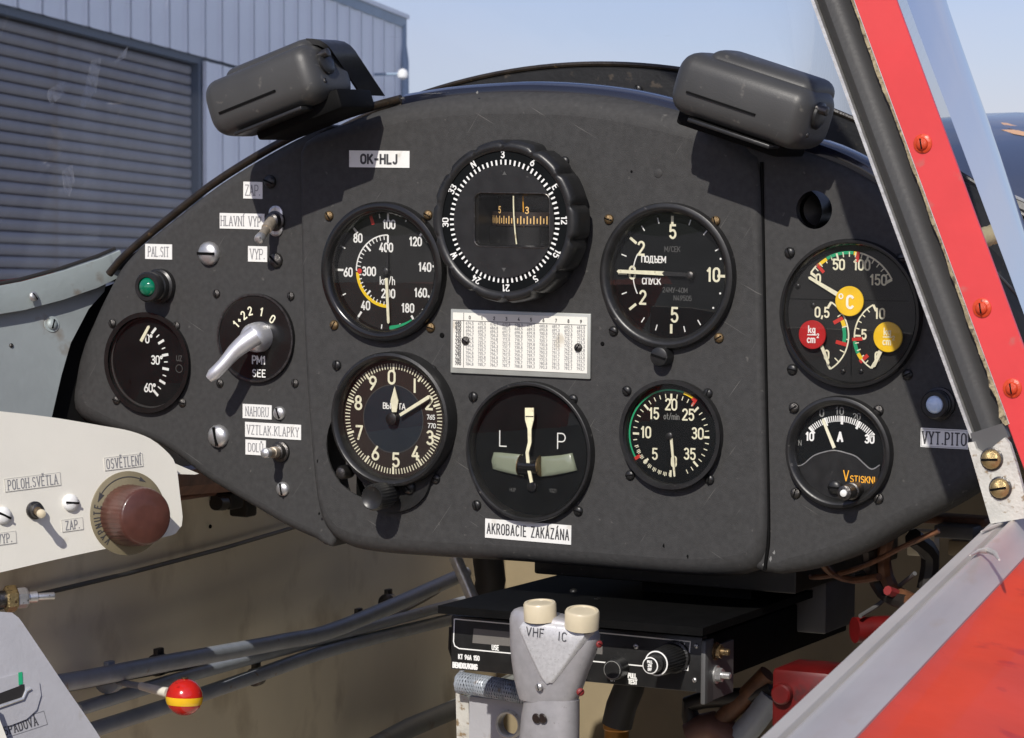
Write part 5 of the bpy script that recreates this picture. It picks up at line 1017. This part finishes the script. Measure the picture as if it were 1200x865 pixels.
# dimmer knob
K = cp(149.5, 601.5); root = thing('dimmer_knob', 'big brown dimmer knob on an olive disc reading VYPNUTE', 'knob', K)
mb = MB(); mb.lathe([(.0248, 0), (.0248, .0006), (.0244, .0009)], K, PN, n=64, cap1=True); es = part(root, 'escutcheon', mb, 'escutcheon_olive')
mb = MB(); q = 1/ppm(K)
def kpt(a, r, l=.0011): a = math.radians(a); return K+PN*l+ux*(r*math.sin(a))+uyp*(r*math.cos(a))
pts = [kpt(a, .0215) for a in range(-52, 30, 5)]; mb.strip(pts, .0005, PN); mb.add([kpt(-66, .0215, .00115), kpt(-50, .0232, .00115), kpt(-52, .0215, .00115), kpt(-50, .0195, .00115)], [(0, 1, 2, 3)]); mb.add([kpt(38, .0215, .00115), kpt(25, .0228, .00115), kpt(26, .0215, .00115), kpt(25, .0202, .00115)], [(0, 1, 2, 3)])
for i, ch in enumerate('VYPNUTE'):
    a = -134+i*10.2; x_ = (kpt(a+1, .02)-kpt(a-1, .02)).normalized(); y_ = (kpt(a, .021)-kpt(a, .019)).normalized(); text(mb, ch, kpt(a, .0208), x_, y_, .0042, .00055, .8)
part(es, 'lettering', mb, 'label_ink_dark', smooth=False, solid=False)
mb = MB(); fl = lambda a, r, h: 1+(.012*math.cos(40*a) if r > .0165 else 0)
mb.lathe([(.0178, .001), (.0180, .003), (.0176, .010), (.0168, .021), (.0162, .0232), (.0152, .0240), (.006, .0243)], K-ux*.0008-uyp*.0010, PN, n=120, mult=fl, cap1=True); part(root, 'knob', mb, 'knob_brown', angle=50)
# console toggle
P = cp(40, 598); root = thing('toggle_switch', 'small metal toggle on the cream console beside POLOH.SVĚTLA', 'toggle switch', P)
mb = MB(); mb.lathe([(.0052, 0), (.0052, .0016), (.0042, .002), (.0040, .005), (.003, .0056)], P, PN, n=22, cap1=True); part(root, 'collar', mb, 'steel_dark')
tip = P+PN*.016+V((-.001, -.004, -.001)); mb = MB(); mb.tube([P+PN*.004, P.lerp(tip, .6), tip], .0025, 12, rr=[.0026, .0022, .0020]); part(root, 'lever', mb, 'brass')
mb = MB(); mb.lathe([(.0024, -.002), (.0027, 0), (.0022, .0016), (.001, .0022)], tip, (tip-P), n=16, cap1=True); part(root, 'tip', mb, 'button_cream')
# throttle quadrant
QN = V((.86, -.46, .22)).normalized(); QP = at(60, 800, y=-.22)
def qp(u, v, l=0): return onp(u, v, QP, QN)+QN*l
root = thing('control_quadrant', 'grey control quadrant with a black slot in the lower left corner', 'quadrant', QP)
mb = MB(); po = [p for p, _ in smooth_poly([(qp(u, v), 0) for u, v in [(-40, 716), (0, 717), (14, 718), (22, 724), (40, 750), (75, 802), (122, 872), (130, 900), (40, 900), (-40, 900)]], .005)]
mb.prism(po, -QN*.11); fp = part(root, 'housing', mb, 'quadrant_grey', smooth=False)
mb = MB(); mb.prism([qp(u, v, .0012) for u, v in [(-40, 803), (0, 795), (26, 788), (36, 790), (45, 800), (47, 815), (42, 832), (30, 843), (12, 850), (-40, 862)]], -QN*.0014); gd = part(root, 'guide_plate', mb, 'quadrant_grey', smooth=False)
mb = MB(); mb.prism([qp(u, v, .0016) for u, v in [(-40, 826), (0, 812), (27, 802), (27.5, 808), (25, 817), (0, 825), (-40, 840)]], -QN*.0006); part(gd, 'slot', mb, 'wire_black', smooth=False)
mb = MB(); mb.tube([qp(-20, 834, .002), qp(0, 827.5, .002), qp(25, 819, .002), qp(29, 810, .002), qp(34, 807, .002)], .0009, 8); part(gd, 'slot_edge', mb, 'edge_metal')
mb = MB(); mb.prism([qp(u, v, .0018) for u, v in [(20, 788.5), (24.5, 787.5), (25, 802), (20.5, 803)]], -QN*.0004); part(gd, 'green_mark', mb, 'print_green', smooth=False)
qx = (qp(40, 842)-qp(0, 855)).normalized(); qy = QN.cross(qx).normalized(); qy = qy if qy.z > 0 else -qy
P = qp(24, 850.5, .0002); mb = MB(); text(mb, 'SPADOVÁ', P, qx, qy, .0048, .0006, .75, sp=.24, serif=True); mb.strip([P+qx*a*.0155+qy*b*.0038 for a, b in ((-1, 1), (1, 1), (1, -1), (-1, -1))], .00018, QN, True); part(root, 'lettering', mb, 'label_ink_dark', smooth=False, solid=False)
mb = MB(); mb.prism([qp(u, v, .012) for u, v in [(-60, 800), (-20, 822), (4, 885), (-60, 885)]], -QN*.004); part(root, 'front_cover', mb, 'console_cream', smooth=False)
# cable adjuster
A = at(-25, 704, y=-.17); B = at(52, 699, y=-.14); d_ = (B-A).normalized(); root = thing('cable_adjuster', 'steel cable adjuster nut at the left picture edge', 'cable adjuster', A)
mb = MB(); mb.lathe([(.0050, 0), (.0050, .028)], A, d_, n=16, cap0=True, cap1=True); part(root, 'sleeve', mb, 'steel_dark')
L0 = (B-A).length
mb = MB(); mb.lathe([(.0074, 0), (.0078, .001), (.0078, .0055), (.0074, .0065)], A+d_*(L0*.40), d_, n=6, cap0=True, cap1=True); part(root, 'lock_nut', mb, 'brass_bright', smooth=False)
mb = MB(); mb.lathe([(.0058, 0), (.0060, .001), (.0060, .0055), (.0056, .0065)], A+d_*(L0*.57), d_, n=6, cap0=True, cap1=True); part(root, 'adjusting_nut', mb, 'steel', smooth=False)
mb = MB(); mb.lathe([(.0032, 0), (.0034, .006), (.0022, .0065), (.0022, .016), (.0018, .0165)], A+d_*(L0*.73), d_, n=14, cap1=True); part(root, 'ferrule', mb, 'steel')
# ball lever
Bc = at(216, 817, y=.0); root = thing('control_lever', 'red ball knob with a yellow band on a thin white rod', 'lever', Bc)
R = .0116; mb = MB(); axb = V((.0, .05, 1)).normalized()
sph = lambda a0, a1, k: [(R*k*math.cos(math.radians(a)), R*k*math.sin(math.radians(a))) for a in [a0+(a1-a0)*i/10 for i in range(11)]]
mb.lathe(sph(-86, 86, 1), Bc, axb, n=40, cap0=True, cap1=True); bl = part(root, 'ball', mb, 'ball_red')
mb = MB(); mb.lathe(sph(-22, 3, 1.006), Bc, axb, n=40); part(bl, 'yellow_band', mb, 'ball_yellow', solid=False)
mb = MB(); mb.lathe([(.0022, 0), (.0022, .0006)], Bc+axb*R, axb, n=14, cap1=True); part(bl, 'top_screw', mb, 'brass')
a = at(197, 812, y=.003); b = at(165, 804, y=.01); c3 = at(118, 796, y=.03)
mb = MB(); mb.tube([a, b], .0033, 12, rr=[.0033, .0026]); part(root, 'rod', mb, 'rod_white'); mb = MB(); mb.tube([b, c3, at(80, 800, y=.05)], .0021, 10); part(root, 'stem', mb, 'tube_bluegrey')

# ================================================================== BELOW THE PANEL
RY = -.03
A = at(528.5, 721, y=RY); Bq = at(822, 812, y=RY); rx0, rx1, rz1, rz0 = A.x, Bq.x, A.z, Bq.z
root = thing('radio', 'black comm radio with white framed display and ribbed tuning knob', 'radio', ((rx0+rx1)/2, RY, rz0))
mb = MB(); mb.box(((rx0+rx1)/2, RY+.004, (rz0+rz1)/2), (rx1-rx0, .008, rz1-rz0), bev=.0008); fc = part(root, 'face', mb, 'black_satin')
mb = MB(); mb.box(((rx0+rx1)/2, RY+.119, (rz0+rz1)/2+.0005), (rx1-rx0-.002, .22, rz1-rz0-.004), bev=.001); part(root, 'chassis', mb, 'black_matt')
yf = RY-.0003; mb = MB()
fr_ = [at(u, v, y=yf) for u, v in [(760, 747.5), (809, 752.5), (807, 785.5), (780, 784.0)]]
cs = [at(u, v, y=yf) for u, v in [(640, 735.6), (700, 741.3), (809, 752), (806, 785.5), (700, 775.5), (600, 765.8), (538, 760), (533, 757), (531.5, 752), (532.5, 725.8), (534, 725.5), (600, 731.5), (640, 735.6)]]
mb.strip(cs, .0007, NY)
for s, u, v, h, w in (('USE', 580.5, 759, 5.5, 1.3), ('KT 96A 150', 549.5, 770.5, 5, 1.3), ('BENDIX/KING', 545, 780.5, 5.5, 1.7), ('COMM', 795.5, 756.5, 6, 1.2), ('PULL', 741, 792, 5, 1.6), ('TEST', 741.5, 799, 5, 1.6), ('OFF', 718.5, 796.5, 4, .8), ('M', 632, 784, 8, 2)): ptext(mb, s, u, v, h, yf, w, .8, sp=.2)
part(fc, 'lettering', mb, 'print_white', smooth=False, solid=False)
mb = MB(); p4 = [at(u, v, y=yf) for u, v in [(555, 736.5), (706, 750.5), (706, 767), (553.5, 753.5)]]; mb.prism(p4, V((0, .0002, 0))); part(fc, 'display', mb, 'lcd', smooth=False)
P = at(745.5, 757.5, y=RY); screw(fc, P, .0016, 'steel')
K = at(799, 778, y=RY); rb = lambda a, r, h: 1+(.03*math.cos(30*a) if .003 < h < .0255 and r > .007 else 0)
K = V((at(762, 780, y=RY-.034).x, RY, at(762, 780, y=RY-.034).z))
root2 = part(root, 'tuning_knob', MB().lathe([(.0092, 0), (.0092, .003), (.0080, .0035), (.0072, .025), (.0066, .026)], K, n=120, mult=rb, cap1=True), 'black_satin', 'ribbed black concentric knob')
mb = MB(); mb.lathe([(.0070, .0260), (.0063, .0262)], K, n=48); mb.lathe([(.0047, .0340), (.0041, .0342)], K, n=36); part(root2, 'white_ring', mb, 'print_white', solid=False)
mb = MB(); mb.lathe([(.0050, .025), (.0047, .0338), (.0030, .0341)], K, n=40, cap1=True); part(root2, 'inner_knob', mb, 'black_satin')
mb = MB()
for k_, s in enumerate(('PULL', '25K', 'OFF')): text(mb, s, V((K.x, RY-.0345, K.z+.0021-.0021*k_)), XU, ZU, .0014, .0004, .8)
part(root2, 'knob_lettering', mb, 'print_white', smooth=False, solid=False)
K = at(718, 785, y=RY); K = V((at(718, 785, y=RY-.009).x, RY, at(718, 785, y=RY-.009).z)); mb = MB(); mb.lathe([(.0062, 0), (.0060, .009), (.0054, .0096)], K, n=30, cap1=True); vk = part(root, 'volume_knob', mb, 'black_satin'); mb = MB(); mb.lathe([(.0052, .0098), (.0048, .0099)], K, n=30); part(vk, 'ring_mark', mb, 'print_grey', solid=False)
mb = MB(); P = at(827, 790, y=RY); mb.box((rx1+.0016, RY+.004, (rz0+rz1)/2-.004), (.0030, .012, .036), bev=.0008); mb.box((rx1+.0022, RY+.020, (rz0+rz1)/2-.006), (.0018, .036, .030)); part(root, 'side_bracket', mb, 'box_grey')
for (u, v, m) in ((838, 763, 'brass'), (839, 790.5, 'steel')):
    P = at(u, v, x=rx1+.003); mb = MB(); mb.lathe([(.0052, 0), (.0052, .0010)], P, V((1, 0, 0)), n=20, cap1=True); part(root, 'washer', mb, m); mb = MB(); mb.lathe([(.0040, .001), (.0040, .004)], P, V((1, 0, 0)), n=6, cap1=True); mb.lathe([(.0020, .004), (.0019, .0085), (.0012, .009)], P, V((1, 0, 0)), n=14, cap1=True); part(root, 'bolt', mb, m, smooth=False)
for (u, v) in ((816, 757), (814, 797)): P = at(u, v, y=RY); screw(root, P, .0014, 'steel')
# radio tray lip and the black boxes above
root = thing('radio_tray', 'matt black metal tray projecting over the radio', 'tray', ((rx0+rx1)/2, 0, rz1+.01))
mb = MB(); a = at(516, 713, y=-.045); b = at(826, 744, y=-.045); mb.prism([V((a.x, -.048, a.z+.002)), V((b.x, -.048, a.z+.002)), V((b.x+.001, .21, a.z+.002)), V((a.x+.01, .21, a.z+.002))], V((0, 0, -.0045))); part(root, 'top_sheet', mb, 'black_matt', smooth=False)
mb = MB(); a2 = at(612, 676, y=.02); mb.box(((a2.x+.168)/2+.0, .12, a.z+.0215), (.168-a2.x, .17, .020), bev=.0015); part(root, 'upper_box', mb, 'black_satin')
mb = MB(); mb.box((.095, .12, a.z+.007), (.07, .12, .0092)); part(root, 'spacer', mb, 'black_matt')
for (u, v) in ((672, 693), (700, 704)): P = at(u, v, y=.02); screw(root, P, .0022, 'black_satin', nrm=(0, -.3, 1))
mb = MB(); mb.box((rx1+.07, .12, (rz0+rz1)/2+.004), (.14, .20, .036), bev=.002); part(root, 'side_case', mb, 'black_satin', 'black equipment case right of the radio') if False else None
# stick grip
GY = -.12
root = thing('control_stick', 'cast aluminium control stick grip with two cream buttons marked VHF and IC', 'control stick', at(648, 865, y=GY))
secs = [(822, 649, 33, 30, 2.6), (815, 649, 35, 32, 2.6), (800, 650, 40, 34, 2.6), (780, 652, 45, 36, 2.6), (760, 655, 50, 37, 2.7), (745, 657, 52.5, 36, 2.7), (735, 657, 53, 34, 2.7), (728, 656.5, 51, 32, 2.7), (723, 656, 47, 29, 2.6), (720, 655, 41, 24, 2.5)]
mb = MB(); rings = []; tt = math.tan(math.radians(5))
for v, u, hw, hd, e in secs:
    P = at(u-7, v, y=GY+.018); q = 1/ppm(P); rings.append([P+V((a*1.0, b*1.0, -a*.12 if v < 740 else -a*.05)) for a, b in selli(hw*q/.93, hd*q*.62, e, 40)])
mb.loft(rings); gr = part(root, 'grip_head', mb, 'cast_aluminium', angle=60)
fy = GY+.0068; mb = MB(); fac = [(606, 735), (618, 730), (672, 737), (680, 742), (679, 751), (648, 795), (641, 800), (632, 796), (608, 745)]
fo = [p for p, _ in smooth_poly([(at(u+3, v, y=fy), 0) for u, v in fac], .002)]
cx_ = sum((p for p in fo), V((0, 0, 0)))/len(fo); mb.loft([[p+V((0, .008, 0))+(p-cx_)*.14 for p in fo], fo, [p+(cx_-p)*.10+V((0, -.0007, 0)) for p in fo]], caps=True); ft = part(root, 'grip_facet', mb, 'grip_facet', angle=50)
mb = MB(); ptext(mb, 'VHF', 627, 741, 10, fy-.0012, 1.1, 1.1, rot=3, sp=.3); ptext(mb, 'IC', 659, 746, 10, fy-.0012, 1.1, 1.1, rot=3, sp=.3); part(ft, 'lettering', mb, 'label_ink_dark', smooth=False, solid=False)
for (u, v, r, ax, lb) in ((633, 718, .0090, V((0, -.10, 1)), 'left cream push button'), (682, 727, .0094, V((.10, -.16, 1)), 'right cream push button')):
    P = at(u, v, y=GY+.012); mb = MB(); mb.lathe([(r, -.004), (r, .0048), (r-.0006, .0058), (r-.002, .0060), (r-.0022, .0054), (.001, .0056)], P, ax, n=40, cap1=True); part(root, 'button', mb, 'button_cream', lb)
P = at(632, 805, y=GY+.0068); screw(root, P, .0022, 'steel', nrm=(-.1, -1, 0)); P = at(680, 811, y=GY+.0105); screw(root, P, .0022, 'wire_red', nrm=(.6, -.8, 0)); P = at(702, 755, y=GY+.014); screw(root, P, .002, 'wire_red', nrm=(.9, -.5, 0))
mb = MB(); rings = []
for v, u, hw in ((818, 647, 31), (840, 645, 33), (870, 643.5, 34), (930, 641, 34), (1000, 638, 34)):
    P = at(u, v, y=GY+.018); q = 1/ppm(P); rings.append([P+V((a, b, 0)) for a, b in selli(hw*q/.92, hw*q*.62, 2.4, 36)])
mb.loft(rings); sh = part(root, 'shaft', mb, 'cast_aluminium', angle=60)
mb = MB(); 
for du in (-3.6, 3.6):
    P = at(632+du, 842, y=GY+.0070); mb.lathe([(.0028, 0), (.0022, .0006)], P, V((-.15, -1, 0)), n=16, cap1=True, mult=lambda a, r, h: 1.0)
part(sh, 'cast_mark', mb, 'dial_brown')
mb = MB(); mb.tube([at(615, 1000, y=GY+.02), at(600, 1300, y=GY+.02), at(590, 1500, y=GY+.02)], .010, 16); part(root, 'lower_tube', mb, 'cast_aluminium')
# bracket with lightening hole and braided hose
root = thing('support_bracket', 'grey bracket plate with a round flanged hole below the radio', 'bracket', at(580, 850, y=.05))
yb = .05; a = at(550, 816, y=yb); b = at(622, 930, y=yb); hc = at(596, 849, y=yb); hr = 13/ppm(hc)
outer = [V((a.x, yb, a.z)), V((b.x, yb, a.z-.001)), V((b.x, yb, b.z)), V((a.x, yb, b.z))]; hole = [V((hc.x+hr*math.cos(t), yb, hc.z+hr*math.sin(t))) for t in [2*math.pi*i/32 for i in range(32)]]
tri = tessellate_polygon([[V((p.x, p.z, 0)) for p in outer], [V((p.x, p.z, 0)) for p in hole[::-1]]]); mb = MB(); mb.add(outer+hole[::-1], [tuple(t) for t in tri]); mb.loft([hole, [hc+(p-hc)*1.0+V((0, .006, 0)) for p in hole]], caps=False)
mb.loft([outer, [p+V((0, .003, 0)) for p in outer]], caps=False); part(root, 'plate', mb, 'quadrant_grey', smooth=False)
mb = MB(); mb.lathe([(hr*1.35, 0), (hr*1.15, .0018), (hr*1.0, .001), (hr*.98, -.003)], hc, n=36); part(root, 'hole_flange', mb, 'bracket_grey')
mb = MB(); mb.loft([[at(u, v, y=yb+d) for u, v in [(534, 812), (549, 817), (551, 900), (536, 900)]] for d in (.002, .006)]); part(root, 'side_flange', mb, 'bracket_grey')
mb = MB(); pts = [at(u, v, y=yb-.004) for u, v in [(538, 800), (560, 803), (585, 807), (612, 812), (640, 816)]]; n_ = 160
mb2 = MB()
pl_ = [p for p, _ in smooth_poly([(p, 0) for p in pts], .0006, False)]
for ph in range(8):
    for sgn in (1, -1):
        mb.tube([p+V((0, math.cos(sgn*i*.30+ph*math.pi/4)*.0062, math.sin(sgn*i*.30+ph*math.pi/4)*.0062)) for i, p in enumerate(pl_)], .0006, 4)
mb2.tube(pl_, .0056, 12); root = thing('braided_hose', 'steel braided hose lying across the top of the bracket', 'hose', pl_[0]); part(root, 'core', mb2, 'wire_black'); part(root, 'braid', mb, 'tube_bluegrey', kind='stuff')
mb = MB(); mb.tube([at(541, 786, y=yb), at(542, 795, y=yb), at(545, 806, y=yb)], .0018, 8); solo('wire', mb, 'edge_metal', 'short bare wire hanging under the left end of the radio', 'wire'); mb = MB(); mb.tube([at(534, 782, y=yb+.1), at(527, 760, y=yb+.1), at(528, 735, y=yb+.1)], .0012, 6); solo('wire', mb, 'wire_black', 'thin dark wire curving beside the left edge of the radio', 'wire')
# black hose with brass fitting
root = thing('drain_hose', 'black hose ending in a brass fitting below the radio knobs', 'hose', at(728, 830, y=.06))
mb = MB(); mb.tube([at(742, 780, y=.06), at(737, 806, y=.06), at(728, 828, y=.06), at(723, 850, y=.06)], .0092, 16); part(root, 'hose', mb, 'black_rubber')
mb = MB(); mb.lathe([(.0084, 0), (.0084, .004), (.0074, .005), (.0074, .05)], at(723, 846, y=.06), V((-.02, 0, -1)), n=22, cap0=True); part(root, 'brass_fitting', mb, 'brass_fitting')
# equipment under the right wing
mb = MB(); P = at(955, 700, y=.14); mb.box(P, (.034, .05, .036), bev=.002); solo('relay_box', mb, 'box_grey', 'small grey box under the right wing of the panel', 'box')
mb = MB(); P = at(1012, 738, y=.05); mb.cyl(P+V((-.004, -.004, 0)), P+V((.02, .02, 0)), .0075, n=20, bev=.0015); solo('red_canister', mb, 'red_part', 'small red cylinder just inside the rail, right of the black case', 'canister')
mb = MB(); P = at(945, 815, y=.06); mb.box(P+V((.004, 0, 0)), (.036, .04, .036), bev=.003); mb.cyl(P+V((-.006, -.021, .004)), P+V((-.006, -.026, .004)), .006, n=16, bev=.001); solo('red_housing', mb, 'red_part', 'bright red housing below the black case against the rail', 'housing')
rnd = random.Random(21)
wires = [([(925, 662), (950, 676), (985, 672), (1020, 660), (1060, 640), (1100, 622)], 'wire_brown', 'brown wire hugging the lower edge of the right panel wing', .0016),
         ([(960, 655), (975, 672), (1000, 680), (1030, 676)], 'wire_brown', 'loose brown wire loop above the grey box', .0022),
         ([(1040, 628), (1035, 660), (1045, 690), (1070, 705)], 'wire_brown', 'thick brown cable bending down behind the rail', .0045),
         ([(1018, 640), (1022, 668), (1036, 695), (1062, 706)], 'wire_black', 'thick black cable beside the brown cable', .0045),
         ([(1040, 692), (1062, 700), (1080, 704)], 'wire_red', 'dark red wire end near the rail', .0028),
         ([(1008, 722), (1030, 708), (1050, 690), (1072, 672)], 'box_grey', 'thin grey wire rising behind the red cylinder', .0013),
         ([(1070, 630), (1090, 650), (1085, 690)], 'wire_black', 'black cable hanging from the right panel wing', .0055)]
for pts, m, lb, r in wires:
    mb = MB(); mb.tube([p for p, _ in smooth_poly([(at(u, v, y=.04+.02*math.sin(i)), 0) for i, (u, v) in enumerate(pts)], .006, False)], r, 8); solo('cable', mb, m, lb, 'cable', 'wiring under the right wing')
for (u0, v0, u1, v1, y_, m, nm, lb, dpt) in ((1066, 620, 1098, 652, .2, 'wall_cream', 'gusset_plate', 'cream gusset plate glimpsed left of the foot bracket', .01), (1114, 632, 1150, 652, .2, 'firewall', 'gusset_plate', 'small cream plate just inside the rail top', .01), (1060, 600, 1160, 616, .18, 'wire_brown', 'cross_member', 'brown cross member below the right end of the panel', .02), (1104, 612, 1150, 630, .17, 'box_grey', 'cross_member', 'dark grey cross member under the white foot bracket', .03)):
    a = at(u0, v0, y=y_); b = at(u1, v1, y=y_); mb = MB(); mb.box((a+b)/2, (abs(b.x-a.x), dpt, abs(a.z-b.z)), bev=.001); solo(nm, mb, m, lb, nm.replace('_', ' '))
for pts, m, lb, r in (([(812, 850), (808, 825), (825, 820), (870, 816), (905, 806)], 'wire_black', 'black bent pipe under the right end of the radio', .0055), ([(820, 875), (845, 845), (870, 820), (900, 790)], 'wire_brown', 'brown diagonal strut below the radio', .006), ([(850, 880), (880, 850), (905, 815)], 'tube_bluegrey', 'blue-grey tube between the strut and the red housing', .008), ([(812, 862), (835, 852), (860, 870)], 'longeron_brown', 'rusty clamp at the bottom right of the radio', .010), ([(700, 655), (760, 662), (800, 676)], 'wire_black', 'black loom tucked under the centre panel', .004)):
    mb = MB(); mb.tube([p for p, _ in smooth_poly([(at(u, v, y=.10), 0) for u, v in pts], .006, False)], r, 10); solo('pipe', mb, m, lb, 'pipe', 'pipework under the radio')
mb = MB(); mb.box((.19, .30, -.13), (.20, .004, .07)); solo('shelf_panel', mb, 'firewall', 'cream shelf strip between the centre panel and the black tray', 'panel') if False else None

# ================================================================== OUTSIDE (world frame)
g0 = V((CW.x, CW.y, 0))
mb = MB(); n = 24; S = 3000
mb.add([V((CW.x+S*math.cos(2*math.pi*i/n), CW.y+S*math.sin(2*math.pi*i/n), 0)) for i in range(n)], [tuple(range(n))]); solo('ground', mb, 'grass', None, kind='structure', wld=True, org=tuple(g0))
mb = MB(); mb.add([g0+V((x, y, .004)) for x, y in ((-70, -60), (60, -60), (60, 90), (-70, 90))], [(0, 1, 2, 3)]); solo('apron', mb, 'concrete', None, kind='structure', wld=True, org=tuple(g0))
# hangar wall: passes left of the camera, receding to a vanishing point at u=1276, v=343
vp = math.atan((1276-600)/FPX); dirw = (V((fw.x, fw.y, 0)).normalized()*math.cos(vp)+rw*math.sin(vp)).normalized(); nrmw = V((dirw.y, -dirw.x, 0))  # points to the right, at the camera
D = 10.0; base = g0-nrmw*D
def S_of(u): a = math.atan((u-600)/FPX); return D/math.tan(vp-a)
def HW(s, z, o=0): return base+dirw*s+nrmw*o+V((0, 0, z))
sC = S_of(472); sD = S_of(233); distC = math.hypot(sC, D); hC = CW.z+(343-33)/FPX*(distC*math.cos(math.atan((472-600)/FPX))); dD = math.hypot(sD, D)*math.cos(math.atan((233-600)/FPX)); hD = CW.z+(343-72)/FPX*dD
root = thing('hangar', 'pale blue corrugated metal hangar with a large grey roller door', 'hangar', HW(sC-8, 0), wld=True)
s0 = 18.0; pw = .70; k = 0; s = sC; 
def sheetmesh(w, h):
    mb = MB(); xs = [0, .0, .04, .10, w-.10, w-.04, w, w]; os = [.005, .05, .05, .03, .03, .05, .05, .005]
    mb.loft([[V((x, 0, z))+V((0, -o, 0)) for x, o in zip(xs, os)] for z in (0, h)], closed_ring=False); me = mkmesh(mb, 'wall_panel', V((0, 0, 0)), smooth=False); me.materials.append(MATS['sheet_blue']); return me
rotw = Matrix((dirw, -nrmw, V((0, 0, 1)))).transposed().to_4x4()   # local x along wall, local -y outward
meU = sheetmesh(pw-.07, hC-hD-.06); meL = sheetmesh(pw-.07, hD-.01)
def inst(me, name, P):
    o = bpy.data.objects.new(name, me); sc.collection.objects.link(o); o.parent = root; o.matrix_local = Matrix.Translation(P-V(root['_o'])) @ rotw; o['_o'] = list(P); return o
while s-pw > s0:
    s -= pw; inst(meU, 'wall_panel', HW(s, hD+.03))
    if s > sD+.05: inst(meL, 'wall_panel', HW(s, 0))
mb = MB(); mb.prism([HW(s0, hD+.02, -.01), HW(sD+.05, hD+.02, -.01), HW(sD+.05, 0, -.01), HW(sC, 0, -.01), HW(sC, hC, -.01), HW(s0, hC, -.01)], -nrmw*.2); part(root, 'backing_wall', mb, 'gutter_dark', smooth=False)
mb = MB(); mb.prism([HW(sC+.02, 0, .02), HW(sC+.02, hC+.02, .02), HW(sC+.02, hC+.02, -14), HW(sC+.02, 0, -14)], dirw*.05); part(root, 'end_wall', mb, 'gutter_blue', smooth=False)
mb = MB(); mb.prism([HW(s0, hC-.04, .06), HW(sC+.02, hC-.04, .06), HW(sC+.02, hC+.10, .06), HW(s0, hC+.10, .06)], -nrmw*.24); part(root, 'gutter', mb, 'gutter_blue', smooth=False)
mb = MB(); mb.prism([HW(s0, hC+.10, .09), HW(sC+.08, hC+.10, .09), HW(sC+.08, hC+.16, .09), HW(s0, hC+.16, .09)], -nrmw*14); part(root, 'roof', mb, 'sheet_blue', smooth=False)
mb = MB(); mb.tube([HW(sC-.12, hC, .03), HW(sC-.12, hC-.3, .03), HW(sC-.20, hC-.55, .08), HW(sC-.20, .1, .08)], .06, 10); part(root, 'downpipe', mb, 'gutter_blue')
# door: frame + slats
mb = MB(); mb.prism([HW(s0, hD-.05, .0), HW(sD+.02, hD-.05, .0), HW(sD+.02, hD+.03, .0), HW(s0, hD+.03, .0)], -nrmw*.1); part(root, 'door_head', mb, 'gutter_dark', smooth=False)
door = part(root, 'roller_door', MB().prism([HW(s0, 0, -.13), HW(sD+.04, 0, -.13), HW(sD+.04, hD-.02, -.13), HW(s0, hD-.02, -.13)], -nrmw*.05), 'slat_dark', smooth=False)
sp_ = .118; mb = MB(); prof_ = [(-.01, 0), (.012, .002), (.030, .018), (.034, .060), (.026, .098), (.008, .108), (-.01, .109)]
mb.loft([[V((x, -o, z)) for o, z in prof_] for x in (0, sD-s0-.02)], closed_ring=True); meS = mkmesh(mb, 'slat', V((0, 0, 0)), angle=60); meS.materials.append(MATS['slat_grey'])
i = 0
while (i+1)*sp_ < hD:
    o = inst(meS, 'slat', HW(s0, i*sp_+.01, -.11)); o.parent = door; i += 1
    P = HW(s0, (i-1)*sp_+.01, -.11); o.matrix_local = Matrix.Translation(P-V(door['_o'])) @ rotw if False else Matrix.Translation(P-V(root['_o'])) @ rotw
P = HW(S_of(436), CW.z+(343-95)/FPX*math.hypot(S_of(452), D), .45); root2 = thing('wall_lamp', 'small round white lamp on a bracket on the hangar wall by its far corner', 'wall lamp', P, wld=True)
mb = MB(); mb.lathe([(.02, -.08), (.07, -.05), (.08, 0), (.06, .05), (.02, .075)], P, V((0, 0, 1)), n=20, cap0=True, cap1=True); part(root2, 'globe', mb, 'light_white'); mb = MB(); mb.tube([P, P-nrmw*.45], .02, 8); part(root2, 'bracket', mb, 'gutter_blue')

# ------------------------------------------------------------------ carry the aircraft into the world frame
bpy.context.view_layer.update()
for o, wld in OBJ:
    if not wld: o.matrix_basis = M4 @ o.matrix_basis
for o in sc.objects:
    if '_o' in o: del o['_o']
